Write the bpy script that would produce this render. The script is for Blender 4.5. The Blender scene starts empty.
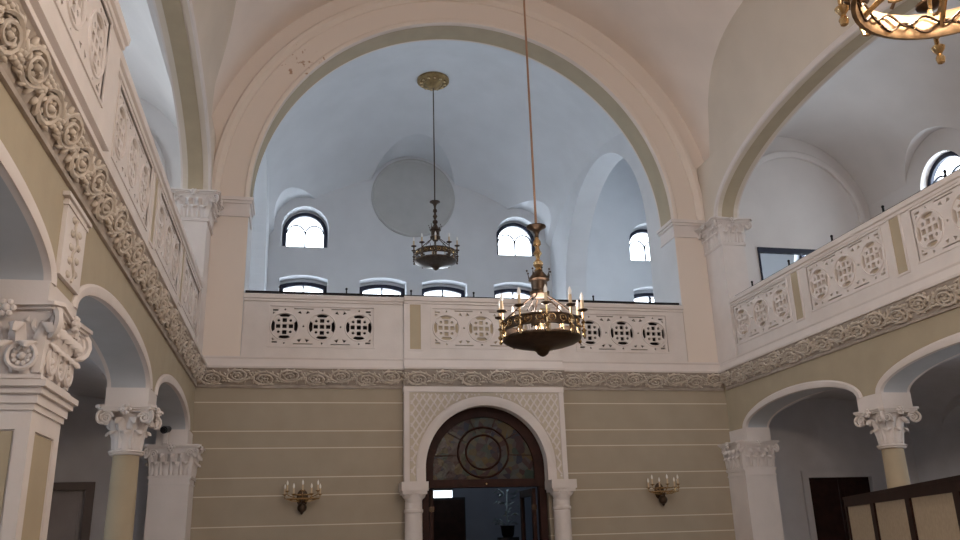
import bpy, bmesh, math, random
from math import pi, sin, cos, sqrt, radians
from mathutils import Vector, Matrix
from mathutils.geometry import tessellate_polygon
random.seed(7)
SC = bpy.context.scene
COL = SC.collection
XC = 2.97          # middle of the hall
YB = 14.0          # face of the entrance wall

# ------------------------------------------------------------------ materials
def nodes_of(name):
    m = bpy.data.materials.new(name); m.use_nodes = True
    nt = m.node_tree
    return m, nt, nt.nodes['Principled BSDF']

def mat(name, col, rough=0.75, metal=0.0, vary=0.06, scale=3.0, bump=0.0, bscale=40.0, spec=0.3):
    m, nt, b = nodes_of(name)
    b.inputs['Roughness'].default_value = rough
    b.inputs['Metallic'].default_value = metal
    b.inputs['Specular IOR Level'].default_value = spec
    tc = nt.nodes.new('ShaderNodeTexCoord')
    n = nt.nodes.new('ShaderNodeTexNoise'); n.inputs['Scale'].default_value = scale; n.inputs['Detail'].default_value = 5
    nt.links.new(tc.outputs['Object'], n.inputs['Vector'])
    r = nt.nodes.new('ShaderNodeMapRange')
    r.inputs['From Min'].default_value = 0.3; r.inputs['From Max'].default_value = 0.7
    r.inputs['To Min'].default_value = 1 - vary; r.inputs['To Max'].default_value = 1 + vary
    nt.links.new(n.outputs['Fac'], r.inputs['Value'])
    mx = nt.nodes.new('ShaderNodeVectorMath'); mx.operation = 'SCALE'
    mx.inputs[0].default_value = col[:3]
    nt.links.new(r.outputs['Result'], mx.inputs['Scale'])
    nt.links.new(mx.outputs['Vector'], b.inputs['Base Color'])
    if bump:
        n2 = nt.nodes.new('ShaderNodeTexNoise'); n2.inputs['Scale'].default_value = bscale; n2.inputs['Detail'].default_value = 4
        nt.links.new(tc.outputs['Object'], n2.inputs['Vector'])
        bp = nt.nodes.new('ShaderNodeBump'); bp.inputs['Strength'].default_value = bump; bp.inputs['Distance'].default_value = 0.01
        nt.links.new(n2.outputs['Fac'], bp.inputs['Height'])
        nt.links.new(bp.outputs['Normal'], b.inputs['Normal'])
    return m

def emis(name, col, strength):
    m, nt, b = nodes_of(name)
    b.inputs['Base Color'].default_value = (*col, 1)
    b.inputs['Emission Color'].default_value = (*col, 1)
    b.inputs['Emission Strength'].default_value = strength
    return m

M = {}
M['white'] = mat('white_stucco', (0.68, 0.635, 0.615), 0.8, vary=0.05, bump=0.15)
M['trim'] = mat('white_trim_paint', (0.69, 0.64, 0.62), 0.7, vary=0.04, bump=0.08)
M['relief'] = mat('shade_greyed_stucco_relief', (0.56, 0.50, 0.44), 0.8, vary=0.16, scale=9, bump=0.2)  # greyed to put relief shade into the stucco colour
M['relief_ground'] = mat('dirt_and_shade_relief_ground', (0.40, 0.35, 0.31), 0.9, vary=0.15, scale=6)  # darker ground: some dirt, mostly relief shade put into the colour
M['olive'] = mat('olive_paint', (0.425, 0.36, 0.26), 0.8, vary=0.05, bump=0.1)
M['tan'] = mat('tan_wall_paint', (0.40, 0.345, 0.255), 0.8, vary=0.05, bump=0.1)
M['vault'] = mat('lit_salmon_vault_paint', (0.80, 0.715, 0.655), 0.85, vary=0.04, scale=1.2, bump=0.1)  # brightness of missing lamp light is put into this salmon colour
M['lunette'] = mat('dim_olive_lunette_paint', (0.64, 0.575, 0.50), 0.85, vary=0.04, scale=1.2, bump=0.1)  # vault paint again, duller: the weaker light is put into the colour
M['gallery'] = mat('pale_blue_plaster', (0.63, 0.645, 0.67), 0.85, vary=0.04, scale=1.5, bump=0.1)
M['side_gallery'] = mat('pale_plaster', (0.68, 0.65, 0.64), 0.85, vary=0.04, scale=1.5, bump=0.1)
M['disk'] = mat('grey_plaster_oculus', (0.46, 0.465, 0.46), 0.9, vary=0.04)
M['soffit'] = mat('aisle_light_blue_soffit', (0.45, 0.475, 0.51), 0.85, vary=0.05)  # bluish aisle light is put into the soffit colour
M['aisle'] = mat('grey_aisle_plaster', (0.55, 0.55, 0.58), 0.85, vary=0.05)
M['dark_wood'] = mat('dark_brown_wood', (0.022, 0.009, 0.007), 0.6, vary=0.3, scale=8, spec=0.15)
M['door_wood'] = mat('reddish_dark_wood', (0.032, 0.011, 0.008), 0.55, vary=0.3, scale=8, spec=0.18)
M['navy'] = mat('dark_navy_paint', (0.012, 0.016, 0.035), 0.5, vary=0.1)
M['iron'] = mat('black_iron', (0.015, 0.013, 0.014), 0.5, metal=0.6, vary=0.1)
M['bronze'] = mat('dark_bronze', (0.075, 0.05, 0.035), 0.38, metal=0.85, vary=0.3, scale=14)
M['brass'] = mat('polished_brass', (0.58, 0.42, 0.23), 0.24, metal=1.0, vary=0.12, scale=10)
M['old_brass'] = mat('dull_old_brass', (0.30, 0.21, 0.10), 0.5, metal=0.5, vary=0.25, scale=10)
M['aged_brass'] = mat('aged_brass', (0.36, 0.25, 0.15), 0.42, metal=0.9, vary=0.35, scale=16)
M['copper'] = mat('coppery_rod', (0.32, 0.19, 0.12), 0.4, metal=0.7, vary=0.1)
M['candle'] = mat('ivory_candle_sleeve', (0.60, 0.47, 0.32), 0.5, vary=0.05)
M['bulb'] = mat('milky_bulb', (0.85, 0.83, 0.80), 0.2, vary=0.01)
M['lit_bulb'] = emis('lit_bulb', (1.0, 0.78, 0.48), 9.0)
M['lamp'] = emis('lit_white_luminaire', (0.85, 0.95, 1.0), 2.2)
M['fabric'] = mat('beige_fabric', (0.42, 0.345, 0.25), 0.9, vary=0.08, scale=30, bump=0.25, bscale=180)
M['floor'] = mat('stone_floor', (0.42, 0.35, 0.29), 0.35, vary=0.15, scale=4)
M['black'] = mat('black_plastic', (0.01, 0.01, 0.012), 0.4, vary=0.05)
M['dark_void'] = mat('hollow_shade_and_lamp_housing', (0.03, 0.025, 0.025), 0.9, vary=0.1)
M['beige_board'] = mat('beige_board', (0.50, 0.43, 0.32), 0.9, vary=0.05)
M['vestibule'] = mat('blue_grey_paint', (0.30, 0.33, 0.40), 0.8, vary=0.05)
M['leaf'] = mat('pale_blue_green_leaf', (0.42, 0.52, 0.55), 0.5, vary=0.3, scale=12)
M['pot'] = mat('black_plinth', (0.02, 0.02, 0.025), 0.5, vary=0.1)

def glass_mat():
    m = bpy.data.materials.new('window_glass'); m.use_nodes = True
    nt = m.node_tree; nt.nodes.clear()
    o = nt.nodes.new('ShaderNodeOutputMaterial'); mx = nt.nodes.new('ShaderNodeMixShader')
    t = nt.nodes.new('ShaderNodeBsdfTransparent'); g = nt.nodes.new('ShaderNodeBsdfGlossy')
    t.inputs['Color'].default_value = (0.93, 0.97, 1.0, 1); g.inputs['Roughness'].default_value = 0.02
    mx.inputs['Fac'].default_value = 0.05
    nt.links.new(t.outputs[0], mx.inputs[1]); nt.links.new(g.outputs[0], mx.inputs[2]); nt.links.new(mx.outputs[0], o.inputs['Surface'])
    return m
M['glass'] = glass_mat()

def block_wall_mat():
    """tan paint with thin pale joints between courses of masonry, two heights in turn"""
    m, nt, b = nodes_of('tan_coursed_wall_paint')
    b.inputs['Roughness'].default_value = 0.8
    tc = nt.nodes.new('ShaderNodeTexCoord'); sp = nt.nodes.new('ShaderNodeSeparateXYZ')
    nt.links.new(tc.outputs['Object'], sp.inputs[0])
    acc = None
    for z in (3.815, 3.355, 3.085, 2.625, 2.345, 1.89, 1.62, 1.16, 0.88, 0.42):
        c = nt.nodes.new('ShaderNodeMath'); c.operation = 'COMPARE'
        c.inputs[1].default_value = z; c.inputs[2].default_value = 0.008
        nt.links.new(sp.outputs['Z'], c.inputs[0])
        if acc is None: acc = c
        else:
            a = nt.nodes.new('ShaderNodeMath'); a.operation = 'MAXIMUM'
            nt.links.new(acc.outputs[0], a.inputs[0]); nt.links.new(c.outputs[0], a.inputs[1]); acc = a
    n = nt.nodes.new('ShaderNodeTexNoise'); n.inputs['Scale'].default_value = 2.5; n.inputs['Detail'].default_value = 6
    nt.links.new(tc.outputs['Object'], n.inputs['Vector'])
    cr = nt.nodes.new('ShaderNodeValToRGB')
    cr.color_ramp.elements[0].position = 0.3; cr.color_ramp.elements[0].color = (0.355, 0.305, 0.235, 1)
    cr.color_ramp.elements[1].position = 0.7; cr.color_ramp.elements[1].color = (0.39, 0.335, 0.26, 1)
    nt.links.new(n.outputs['Fac'], cr.inputs['Fac'])
    mx = nt.nodes.new('ShaderNodeMix'); mx.data_type = 'RGBA'
    nt.links.new(acc.outputs[0], mx.inputs['Factor'])
    nt.links.new(cr.outputs['Color'], mx.inputs['A']); mx.inputs['B'].default_value = (0.66, 0.61, 0.52, 1)
    nt.links.new(mx.outputs['Result'], b.inputs['Base Color'])
    return m
M['blocks'] = block_wall_mat()

def peeling_mat():
    """salmon paint with a patch of rusty peeling on the left shoulder of the arch"""
    m, nt, b = nodes_of('salmon_arch_paint')
    b.inputs['Roughness'].default_value = 0.85
    tc = nt.nodes.new('ShaderNodeTexCoord')
    n = nt.nodes.new('ShaderNodeTexNoise'); n.inputs['Scale'].default_value = 9; n.inputs['Detail'].default_value = 8
    nt.links.new(tc.outputs['Object'], n.inputs['Vector'])
    v = nt.nodes.new('ShaderNodeVectorMath'); v.operation = 'DISTANCE'
    v.inputs[1].default_value = (-0.25, 14.0, 10.15)
    nt.links.new(tc.outputs['Object'], v.inputs[0])
    r = nt.nodes.new('ShaderNodeMapRange')
    r.inputs['From Min'].default_value = 0.2; r.inputs['From Max'].default_value = 1.2
    r.inputs['To Min'].default_value = 0.14; r.inputs['To Max'].default_value = -0.2
    nt.links.new(v.outputs['Value'], r.inputs['Value'])
    a = nt.nodes.new('ShaderNodeMath'); a.operation = 'ADD'
    nt.links.new(n.outputs['Fac'], a.inputs[0]); nt.links.new(r.outputs['Result'], a.inputs[1])
    cr = nt.nodes.new('ShaderNodeValToRGB')
    cr.color_ramp.elements[0].position = 0.72; cr.color_ramp.elements[0].color = (0.74, 0.66, 0.595, 1)
    cr.color_ramp.elements[1].position = 0.78; cr.color_ramp.elements[1].color = (0.42, 0.27, 0.19, 1)
    nt.links.new(a.outputs[0], cr.inputs['Fac'])
    nt.links.new(cr.outputs['Color'], b.inputs['Base Color'])
    return m
M['arch'] = peeling_mat()

def stained_mat():
    """leaded coloured glass, seen against a dim vestibule"""
    m, nt, b = nodes_of('stained_glass')
    tc = nt.nodes.new('ShaderNodeTexCoord')
    vo = nt.nodes.new('ShaderNodeTexVoronoi'); vo.inputs['Scale'].default_value = 9
    nt.links.new(tc.outputs['Object'], vo.inputs['Vector'])
    cr = nt.nodes.new('ShaderNodeValToRGB'); e = cr.color_ramp.elements
    e[0].position = 0.0; e[0].color = (0.009, 0.013, 0.032, 1)
    e[1].position = 1.0; e[1].color = (0.045, 0.059, 0.059, 1)
    for p_, c_ in ((0.25, (0.032, 0.009, 0.009, 1)), (0.45, (0.054, 0.054, 0.059, 1)), (0.6, (0.013, 0.032, 0.027, 1)), (0.78, (0.072, 0.045, 0.013, 1))):
        k = e.new(p_); k.color = c_
    sp = nt.nodes.new('ShaderNodeSeparateColor')
    nt.links.new(vo.outputs['Color'], sp.inputs[0]); nt.links.new(sp.outputs[0], cr.inputs['Fac'])
    nt.links.new(cr.outputs['Color'], b.inputs['Base Color'])
    b.inputs['Roughness'].default_value = 0.3; b.inputs['Specular IOR Level'].default_value = 0.25
    n = nt.nodes.new('ShaderNodeTexNoise'); n.inputs['Scale'].default_value = 14
    nt.links.new(tc.outputs['Object'], n.inputs['Vector'])
    bp = nt.nodes.new('ShaderNodeBump'); bp.inputs['Strength'].default_value = 0.25; bp.inputs['Distance'].default_value = 0.02
    nt.links.new(n.outputs['Fac'], bp.inputs['Height']); nt.links.new(bp.outputs['Normal'], b.inputs['Normal'])
    return m
M['stained'] = stained_mat()

# ------------------------------------------------------------------ mesh builder
def FXZ(a, b, c): return Vector((a, c, b))        # profile drawn in X-Z, depth along Y
def FYZ(a, b, c): return Vector((c, a, b))        # profile drawn in Y-Z, depth along X
def SIDE(s):                                       # Y-Z profile on the left (s=-1) or right (s=1) wall, depth = distance from the hall's middle
    return lambda a, b, c: Vector((XC + s * c, a, b))

class MB:
    def __init__(self): self.v = []; self.f = []
    def add(self, vs, fs):
        o = len(self.v); self.v += [tuple(x) for x in vs]; self.f += [tuple(i + o for i in q) for q in fs]
    def box(self, x0, x1, y0, y1, z0, z1):
        self.add([(x0,y0,z0),(x1,y0,z0),(x1,y1,z0),(x0,y1,z0),(x0,y0,z1),(x1,y0,z1),(x1,y1,z1),(x0,y1,z1)],
                 [(0,3,2,1),(4,5,6,7),(0,1,5,4),(1,2,6,5),(2,3,7,6),(3,0,4,7)])
    def fbox(self, fr, a0, a1, b0, b1, c0, c1):
        self.add([fr(a,b,c) for c in (c0,c1) for a,b in ((a0,b0),(a1,b0),(a1,b1),(a0,b1))],
                 [(0,3,2,1),(4,5,6,7),(0,1,5,4),(1,2,6,5),(2,3,7,6),(3,0,4,7)])
    def slab(self, outer, holes, fr, c0, c1):
        """flat panel with holes: outline and holes as 2D loops, from depth c0 to c1"""
        loops = [[Vector((a, b, 0)) for a, b in L] for L in [outer] + list(holes)]
        tris = tessellate_polygon(loops)
        flat = [p for L in loops for p in L]; n = len(flat)
        vs = [fr(p.x, p.y, c0) for p in flat] + [fr(p.x, p.y, c1) for p in flat]
        fs = []
        for t in tris:
            fs.append(tuple(t)); fs.append(tuple(i + n for i in reversed(t)))
        o = 0
        for L in loops:
            k = len(L)
            for i in range(k):
                j = (i + 1) % k
                fs.append((o+i, o+j, o+j+n, o+i+n))
            o += k
        self.add(vs, fs)
    def ribbon(self, prof, stations, closed=False, loop=False):
        """profile points (p,q) carried along stations (origin, A, B)"""
        k = len(prof); vs = []; fs = []
        for o, A, B in stations:
            for p_, q_ in prof: vs.append(o + A * p_ + B * q_)
        n = len(stations)
        for i in range(n if loop else n - 1):
            i2 = (i + 1) % n
            for j in range(k if closed else k - 1):
                j2 = (j + 1) % k
                fs.append((i*k+j, i*k+j2, i2*k+j2, i2*k+j))
        if closed and not loop:
            fs.append(tuple(range(k))); fs.append(tuple((n-1)*k + j for j in reversed(range(k))))
        self.add(vs, fs)
    def lathe(self, prof, n=24, c=(0,0,0), a0=0.0, a1=2*pi):
        full = abs(a1 - a0 - 2*pi) < 1e-6
        m = n if full else n + 1; k = len(prof); vs = []; fs = []
        for i in range(m):
            a = a0 + (a1 - a0) * i / n
            for r, z in prof: vs.append((c[0] + r*cos(a), c[1] + r*sin(a), c[2] + z))
        for i in range(n):
            i2 = (i + 1) % m
            for j in range(k - 1): fs.append((i*k+j, i2*k+j, i2*k+j+1, i*k+j+1))
        if prof[0] == prof[-1]: self.add(vs, fs); return
        if full and prof[0][0] > 1e-5: fs.append(tuple(i*k for i in reversed(range(m))))
        if full and prof[-1][0] > 1e-5: fs.append(tuple(i*k + k-1 for i in range(m)))
        self.add(vs, fs)
    def tube(self, pts, r, n=6):
        pts = [Vector(p) for p in pts]; k = len(pts)
        rs = r if isinstance(r, (list, tuple)) else [r] * k
        vs = []; fs = []; up = None
        for i, p in enumerate(pts):
            d = (pts[min(i+1, k-1)] - pts[max(i-1, 0)]).normalized()
            if up is None:
                up = d.orthogonal().normalized()
            up = (up - d * up.dot(d))
            up = up.normalized() if up.length > 1e-6 else d.orthogonal().normalized()
            s = d.cross(up)
            for j in range(n):
                a = 2*pi*j/n; vs.append(p + (up*cos(a) + s*sin(a)) * rs[i])
        for i in range(k - 1):
            for j in range(n):
                j2 = (j+1) % n; fs.append((i*n+j, i*n+j2, (i+1)*n+j2, (i+1)*n+j))
        fs.append(tuple(reversed(range(n)))); fs.append(tuple((k-1)*n + j for j in range(n)))
        self.add(vs, fs)
    def ball(self, c, r, nu=8, nv=5, fr=None):
        rx, ry, rz = (r, r, r) if not isinstance(r, (tuple, list)) else r
        vs = []; fs = []
        for j in range(nv + 1):
            t = pi * j / nv
            for i in range(nu):
                a = 2*pi*i/nu
                p = (c[0] + rx*sin(t)*cos(a), c[1] + ry*sin(t)*sin(a), c[2] + rz*cos(t))
                vs.append(fr(*p) if fr else p)
        for j in range(nv):
            for i in range(nu):
                i2 = (i+1) % nu; fs.append((j*nu+i, (j+1)*nu+i, (j+1)*nu+i2, j*nu+i2))
        self.add(vs, fs)
    def build(self, name, material, parent=None, smooth=False, ang=0.6):
        me = bpy.data.meshes.new(name)
        me.from_pydata(self.v, [], self.f)
        bm = bmesh.new(); bm.from_mesh(me)
        bmesh.ops.remove_doubles(bm, verts=bm.verts, dist=1e-5)
        bmesh.ops.recalc_face_normals(bm, faces=bm.faces)
        bm.to_mesh(me); bm.free()
        me.materials.append(material)
        if smooth:
            for p in me.polygons: p.use_smooth = True
            me.set_sharp_from_angle(angle=ang)
        o = bpy.data.objects.new(name, me); COL.objects.link(o)
        if parent is not None:
            o.parent = parent
            o.matrix_parent_inverse = Matrix.Translation(parent.location).inverted() if parent.type == 'EMPTY' else Matrix.Identity(4)
        return o

def tag(o, label=None, cat=None, group=None, kind=None):
    if label: o['label'] = label
    if cat: o['category'] = cat
    if group: o['group'] = group
    if kind: o['kind'] = kind
    return o
def thing(name, loc, label, cat, group=None):
    o = bpy.data.objects.new(name, None); COL.objects.link(o); o.location = loc; o.empty_display_size = 0.1
    return tag(o, label, cat, group)
def structure(mb, name, material, label=None, parent=None, smooth=False):
    o = mb.build(name, material, parent, smooth)
    if parent is None: tag(o, label, None, None, 'structure')
    return o
def copy_tree(o, parent=None):
    c = o.copy(); COL.objects.link(c)
    if parent is not None:
        c.parent = parent; c.matrix_parent_inverse = o.matrix_parent_inverse.copy()
    for ch in list(o.children): copy_tree(ch, c)
    return c

def arc(cx, cz, r, a0, a1, n, rz=None):
    rz = r if rz is None else rz
    return [(cx + r*cos(a0 + (a1-a0)*i/n), cz + rz*sin(a0 + (a1-a0)*i/n)) for i in range(n+1)]
def arch_loop(cx, z0, zs, r, n=24, rz=None):
    """opening: straight jambs from z0 to the springing zs, then an arch"""
    return [(cx - r, z0), (cx + r, z0)] + arc(cx, zs, r, 0, pi, n, rz)
def seg_loop(cx, z0, zs, r, rise, n=12):
    R = (r*r + rise*rise) / (2*rise); cz = zs + rise - R; h = math.asin(min(1, r/R))
    return [(cx - r, z0), (cx + r, z0)] + [(cx + R*sin(h - 2*h*i/n), cz + R*cos(h - 2*h*i/n)) for i in range(n+1)]
def circ(cx, cz, r, n=12, a=0.0): return [(cx + r*cos(a + 2*pi*i/n), cz + r*sin(a + 2*pi*i/n)) for i in range(n)]
def rect(x0, x1, z0, z1): return [(x0,z0),(x1,z0),(x1,z1),(x0,z1)]

def arch_stations(fr, cx, zs, r, rz, depth, n=48, a0=0.0, a1=pi):
    """stations round an arch in a wall: A points away from the opening, B out of the wall (towards smaller depth)"""
    out = []
    for i in range(n + 1):
        a = a0 + (a1 - a0) * i / n
        o = fr(cx + r*cos(a), zs + rz*sin(a), depth)
        A = (fr(cx + (r+1)*cos(a), zs + (rz+1)*sin(a), depth) - o)
        B = fr(0, 0, depth - 1) - fr(0, 0, depth)
        out.append((o, A, B))
    return out

def boolean_block(name, box, cutters, material, label):
    """solid block of masonry with vaults cut out of it"""
    m = MB(); m.box(*box)
    o = m.build(name, material)
    tmp = []
    for c in cutters:
        k = c.build('cutter', material); tmp.append(k)
        md = o.modifiers.new('cut', 'BOOLEAN'); md.operation = 'DIFFERENCE'; md.object = k; md.solver = 'EXACT'
    dg = bpy.context.evaluated_depsgraph_get()
    me = bpy.data.meshes.new_from_object(o.evaluated_get(dg))
    o.modifiers.clear(); old = o.data; o.data = me
    bpy.data.meshes.remove(old)
    for k in tmp:
        d = k.data; bpy.data.objects.remove(k); bpy.data.meshes.remove(d)
    for p in me.polygons: p.use_smooth = True
    me.set_sharp_from_angle(angle=0.25)
    return tag(o, label, None, None, 'structure')

# ------------------------------------------------------------------ floor and lower walls
mb = MB(); mb.box(XC-9.4, XC+9.4, -5.4, 22.6, -0.2, 0.0)
structure(mb, 'floor', M['floor'], 'stone floor of the hall')

PX, PR, PZ = 3.06, 1.03, 2.72      # doorway: centre, half-width, springing
mb = MB()
mb.slab(rect(XC-4.64, XC+4.64, 0, 4.46), [arch_loop(PX, 0.002, PZ, PR+0.05)], FXZ, YB, YB+0.3)
structure(mb, 'wall_back', M['blocks'], 'tan lower wall with pale masonry joints round the doorway')

ARCH_Z, RISE = 3.30, 0.35
U0, U1 = 4.63, 5.05
for s, nm in ((-1, 'left'), (1, 'right')):
    fr = SIDE(s)
    mb = MB()
    holes = []
    for (a, b) in ((10.3, 13.4), (6.45, 9.8), (2.4, 5.75)):
        c, r = (a+b)/2, (b-a)/2
        holes.append([(a, 0.002), (b, 0.002)] + arc(c, ARCH_Z, r, 0, pi, 28, RISE))
    # column zone: open below the stilt block
    mb.slab(rect(-5.0, 14.0, 0.0, 4.46), [[(2.4,0.002),(13.995,0.002),(13.995,3.12),(13.4,3.12)] + arc(11.85, ARCH_Z, 1.55, 0, pi, 28, RISE) + [(10.3,3.12),(9.8,3.12)] + arc(8.125, ARCH_Z, 1.675, 0, pi, 28, RISE) + [(6.45,3.16),(5.75,3.16)] + arc(4.075, ARCH_Z, 1.675, 0, pi, 28, RISE)], fr, U0, U1)
    structure(mb, f'wall_{nm}', M['tan'], f'tan arcade wall on the {nm}')
    # white band round every arch, and pale stilt blocks over the capitals
    mb = MB(); sof = MB()
    prof = [(0.0, 0.0), (0.0, 0.018), (0.035, 0.03), (0.085, 0.03), (0.11, 0.012), (0.11, 0.0)]
    for (a, b) in ((10.3, 13.4), (6.45, 9.8), (2.4, 5.75)):
        c, r = (a+b)/2, (b-a)/2
        mb.ribbon(prof, arch_stations(fr, c, ARCH_Z, r, RISE, U0, 36), closed=True)
        # soffit and jamb lining
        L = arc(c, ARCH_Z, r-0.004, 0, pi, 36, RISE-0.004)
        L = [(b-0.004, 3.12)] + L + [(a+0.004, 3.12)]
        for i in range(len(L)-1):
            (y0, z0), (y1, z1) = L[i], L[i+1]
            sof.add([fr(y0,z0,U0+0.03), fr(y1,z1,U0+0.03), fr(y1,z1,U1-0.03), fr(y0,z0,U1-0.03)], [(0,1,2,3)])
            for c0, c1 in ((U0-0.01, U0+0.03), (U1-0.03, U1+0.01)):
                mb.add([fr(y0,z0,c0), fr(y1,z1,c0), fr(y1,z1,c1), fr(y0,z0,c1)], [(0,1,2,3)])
    mb.fbox(fr, 9.79, 10.31, 3.11, 3.31, U0-0.015, U1+0.015)
    mb.fbox(fr, 5.74, 6.46, 3.155, 3.31, U0-0.015, U1+0.015)
    mb.fbox(fr, 13.39, 13.99, 3.08, 3.31, U0-0.015, U1+0.015)
    tr = structure(mb, f'trim_{1 if s<0 else 2}', M['trim'], f'white bands round the {nm} arcade arches', smooth=True)
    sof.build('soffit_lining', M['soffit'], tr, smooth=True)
    # aisle: outer wall, end wall, ceiling vault
    mb = MB()
    wl = [rect(c-0.55, c+0.55, 1.0, 2.7) for c in (8.2, 4.2)]
    mb.slab(rect(-5.0, 14.3, 0, 4.46), wl, fr, 8.6, 9.0)
    structure(mb, f'wall_{nm}_aisle', M['aisle'], f'outer wall of the {nm} aisle')
    mb = MB()
    dc = 6.9 if s > 0 else 6.82
    mb.slab(rect(*sorted((XC+s*4.64, XC+s*9.0)), 0, 4.46), [rect(XC+s*dc-0.66, XC+s*dc+0.66, 0.002, 2.5)], FXZ, 14.3, 14.6)
    structure(mb, f'wall_{nm}_aisle_end', M['aisle'], f'end wall of the {nm} aisle')
    cut = MB(); n = 48                                  # barrel along the aisle
    cut.ribbon([(p_, q_) for p_, q_ in [(6.82-1.76, 3.0), (6.82+1.77, 3.0)] + arc(6.82, 3.3, 1.77, 0, pi, n, 0.68)],
               [(Vector((XC, y, 0)), Vector((s,0,0)), Vector((0,0,1))) for y in (-4.9, 14.31)], closed=True)
    cs = [cut]
    for c, r in ((11.85, 1.57), (8.125, 1.69), (4.075, 1.69)):
        k = MB(); k.ribbon([(c-r, 3.0), (c+r, 3.0)] + arc(c, ARCH_Z, r, 0, pi, 32, RISE+0.12),
                           [(Vector((XC+s*u, 0, 0)), Vector((0,1,0)), Vector((0,0,1))) for u in (4.9, 8.595)], closed=True)
        cs.append(k)
    x0, x1 = sorted((XC+s*(U1-0.005), XC+s*8.65))
    boolean_block(f'ceiling_{nm}_aisle', (x0, x1, -5.0, 14.32, 3.28, 4.2), cs, M['aisle'], f'groin vault over the {nm} aisle')
    # gallery floor
    mb = MB(); mb.fbox(fr, -5.0, 14.3, 4.2, 4.46, U0+0.02, 9.0)
    structure(mb, f'floor_{nm}_gallery', M['side_gallery'], f'floor of the {nm} gallery')

mb = MB(); mb.box(XC-9.0, XC+9.0, 14.32, 22.5, 4.2, 4.46)
structure(mb, 'floor_rear_gallery', M['gallery'], 'floor of the rear gallery')

# ------------------------------------------------------------------ upper walls
BR, BZ = 3.97, 7.37                # big arch
mb = MB()
outer = [(XC-4.62, 4.46), (XC-BR, 4.46), (XC-BR, BZ)] + list(reversed(arc(XC, BZ, BR, 0, pi, 72)))[1:-1] + [(XC+BR, BZ), (XC+BR, 4.46), (XC+4.62, 4.46), (XC+5.12, BZ)] + arc(XC, BZ, 5.12, 0.02, pi-0.02, 60) + [(XC-5.12, BZ)]
mb.slab(outer, [], FXZ, YB, YB+0.6)
wbu = structure(mb, 'wall_back_upper', M['arch'], 'upper wall with the great arch to the rear gallery')
mb = MB()
st = arch_stations(FXZ, XC, BZ, BR, BR, YB, 72)
mb.ribbon([(0.0,0.0),(0.0,0.03),(0.03,0.045),(0.07,0.045),(0.095,0.02),(0.095,0.0)], st, closed=True)
st = arch_stations(FXZ, XC, BZ, BR+0.50, BR+0.50, YB, 72)
mb.ribbon([(0.0,0.0),(0.01,0.03),(0.05,0.05),(0.09,0.08),(0.16,0.08),(0.20,0.03),(0.20,0.0)], st, closed=True)
mb.build('archivolt_moulding', M['arch'], wbu, smooth=True)
mb = MB()
for i in range(72):
    a0, a1 = pi*i/72, pi*(i+1)/72; r = BR-0.006
    mb.add([(XC+r*cos(a0), YB+0.07, BZ+r*sin(a0)), (XC+r*cos(a1), YB+0.07, BZ+r*sin(a1)), (XC+r*cos(a1), YB+0.55, BZ+r*sin(a1)), (XC+r*cos(a0), YB+0.55, BZ+r*sin(a0))], [(0,1,2,3)])
mb.build('soffit_band', M['olive'], wbu, smooth=True)
# impost mouldings of the big arch, wrapping the jambs
mb = MB()
for s in (-1, 1):
    for z0, z1, d in ((7.02, 7.06, 0.03), (7.06, 7.26, 0.015), (7.26, 7.31, 0.045), (7.31, 7.37, 0.075)):
        x0, x1 = sorted((XC+s*(BR-d), XC+s*4.6))
        mb.box(x0, x1, YB-d, YB+0.6+d*0.5, z0, z1)
mb.build('impost_moulding', M['trim'], wbu)
mb = MB()
for s in (-1, 1):
    x0, x1 = sorted((XC+s*(BR-0.006), XC+s*(BR+0.02)))
    mb.box(x0, x1, YB+0.02, YB+0.59, 4.46, 7.03)
mb.build('jamb_lining', M['gallery'], wbu)

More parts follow.
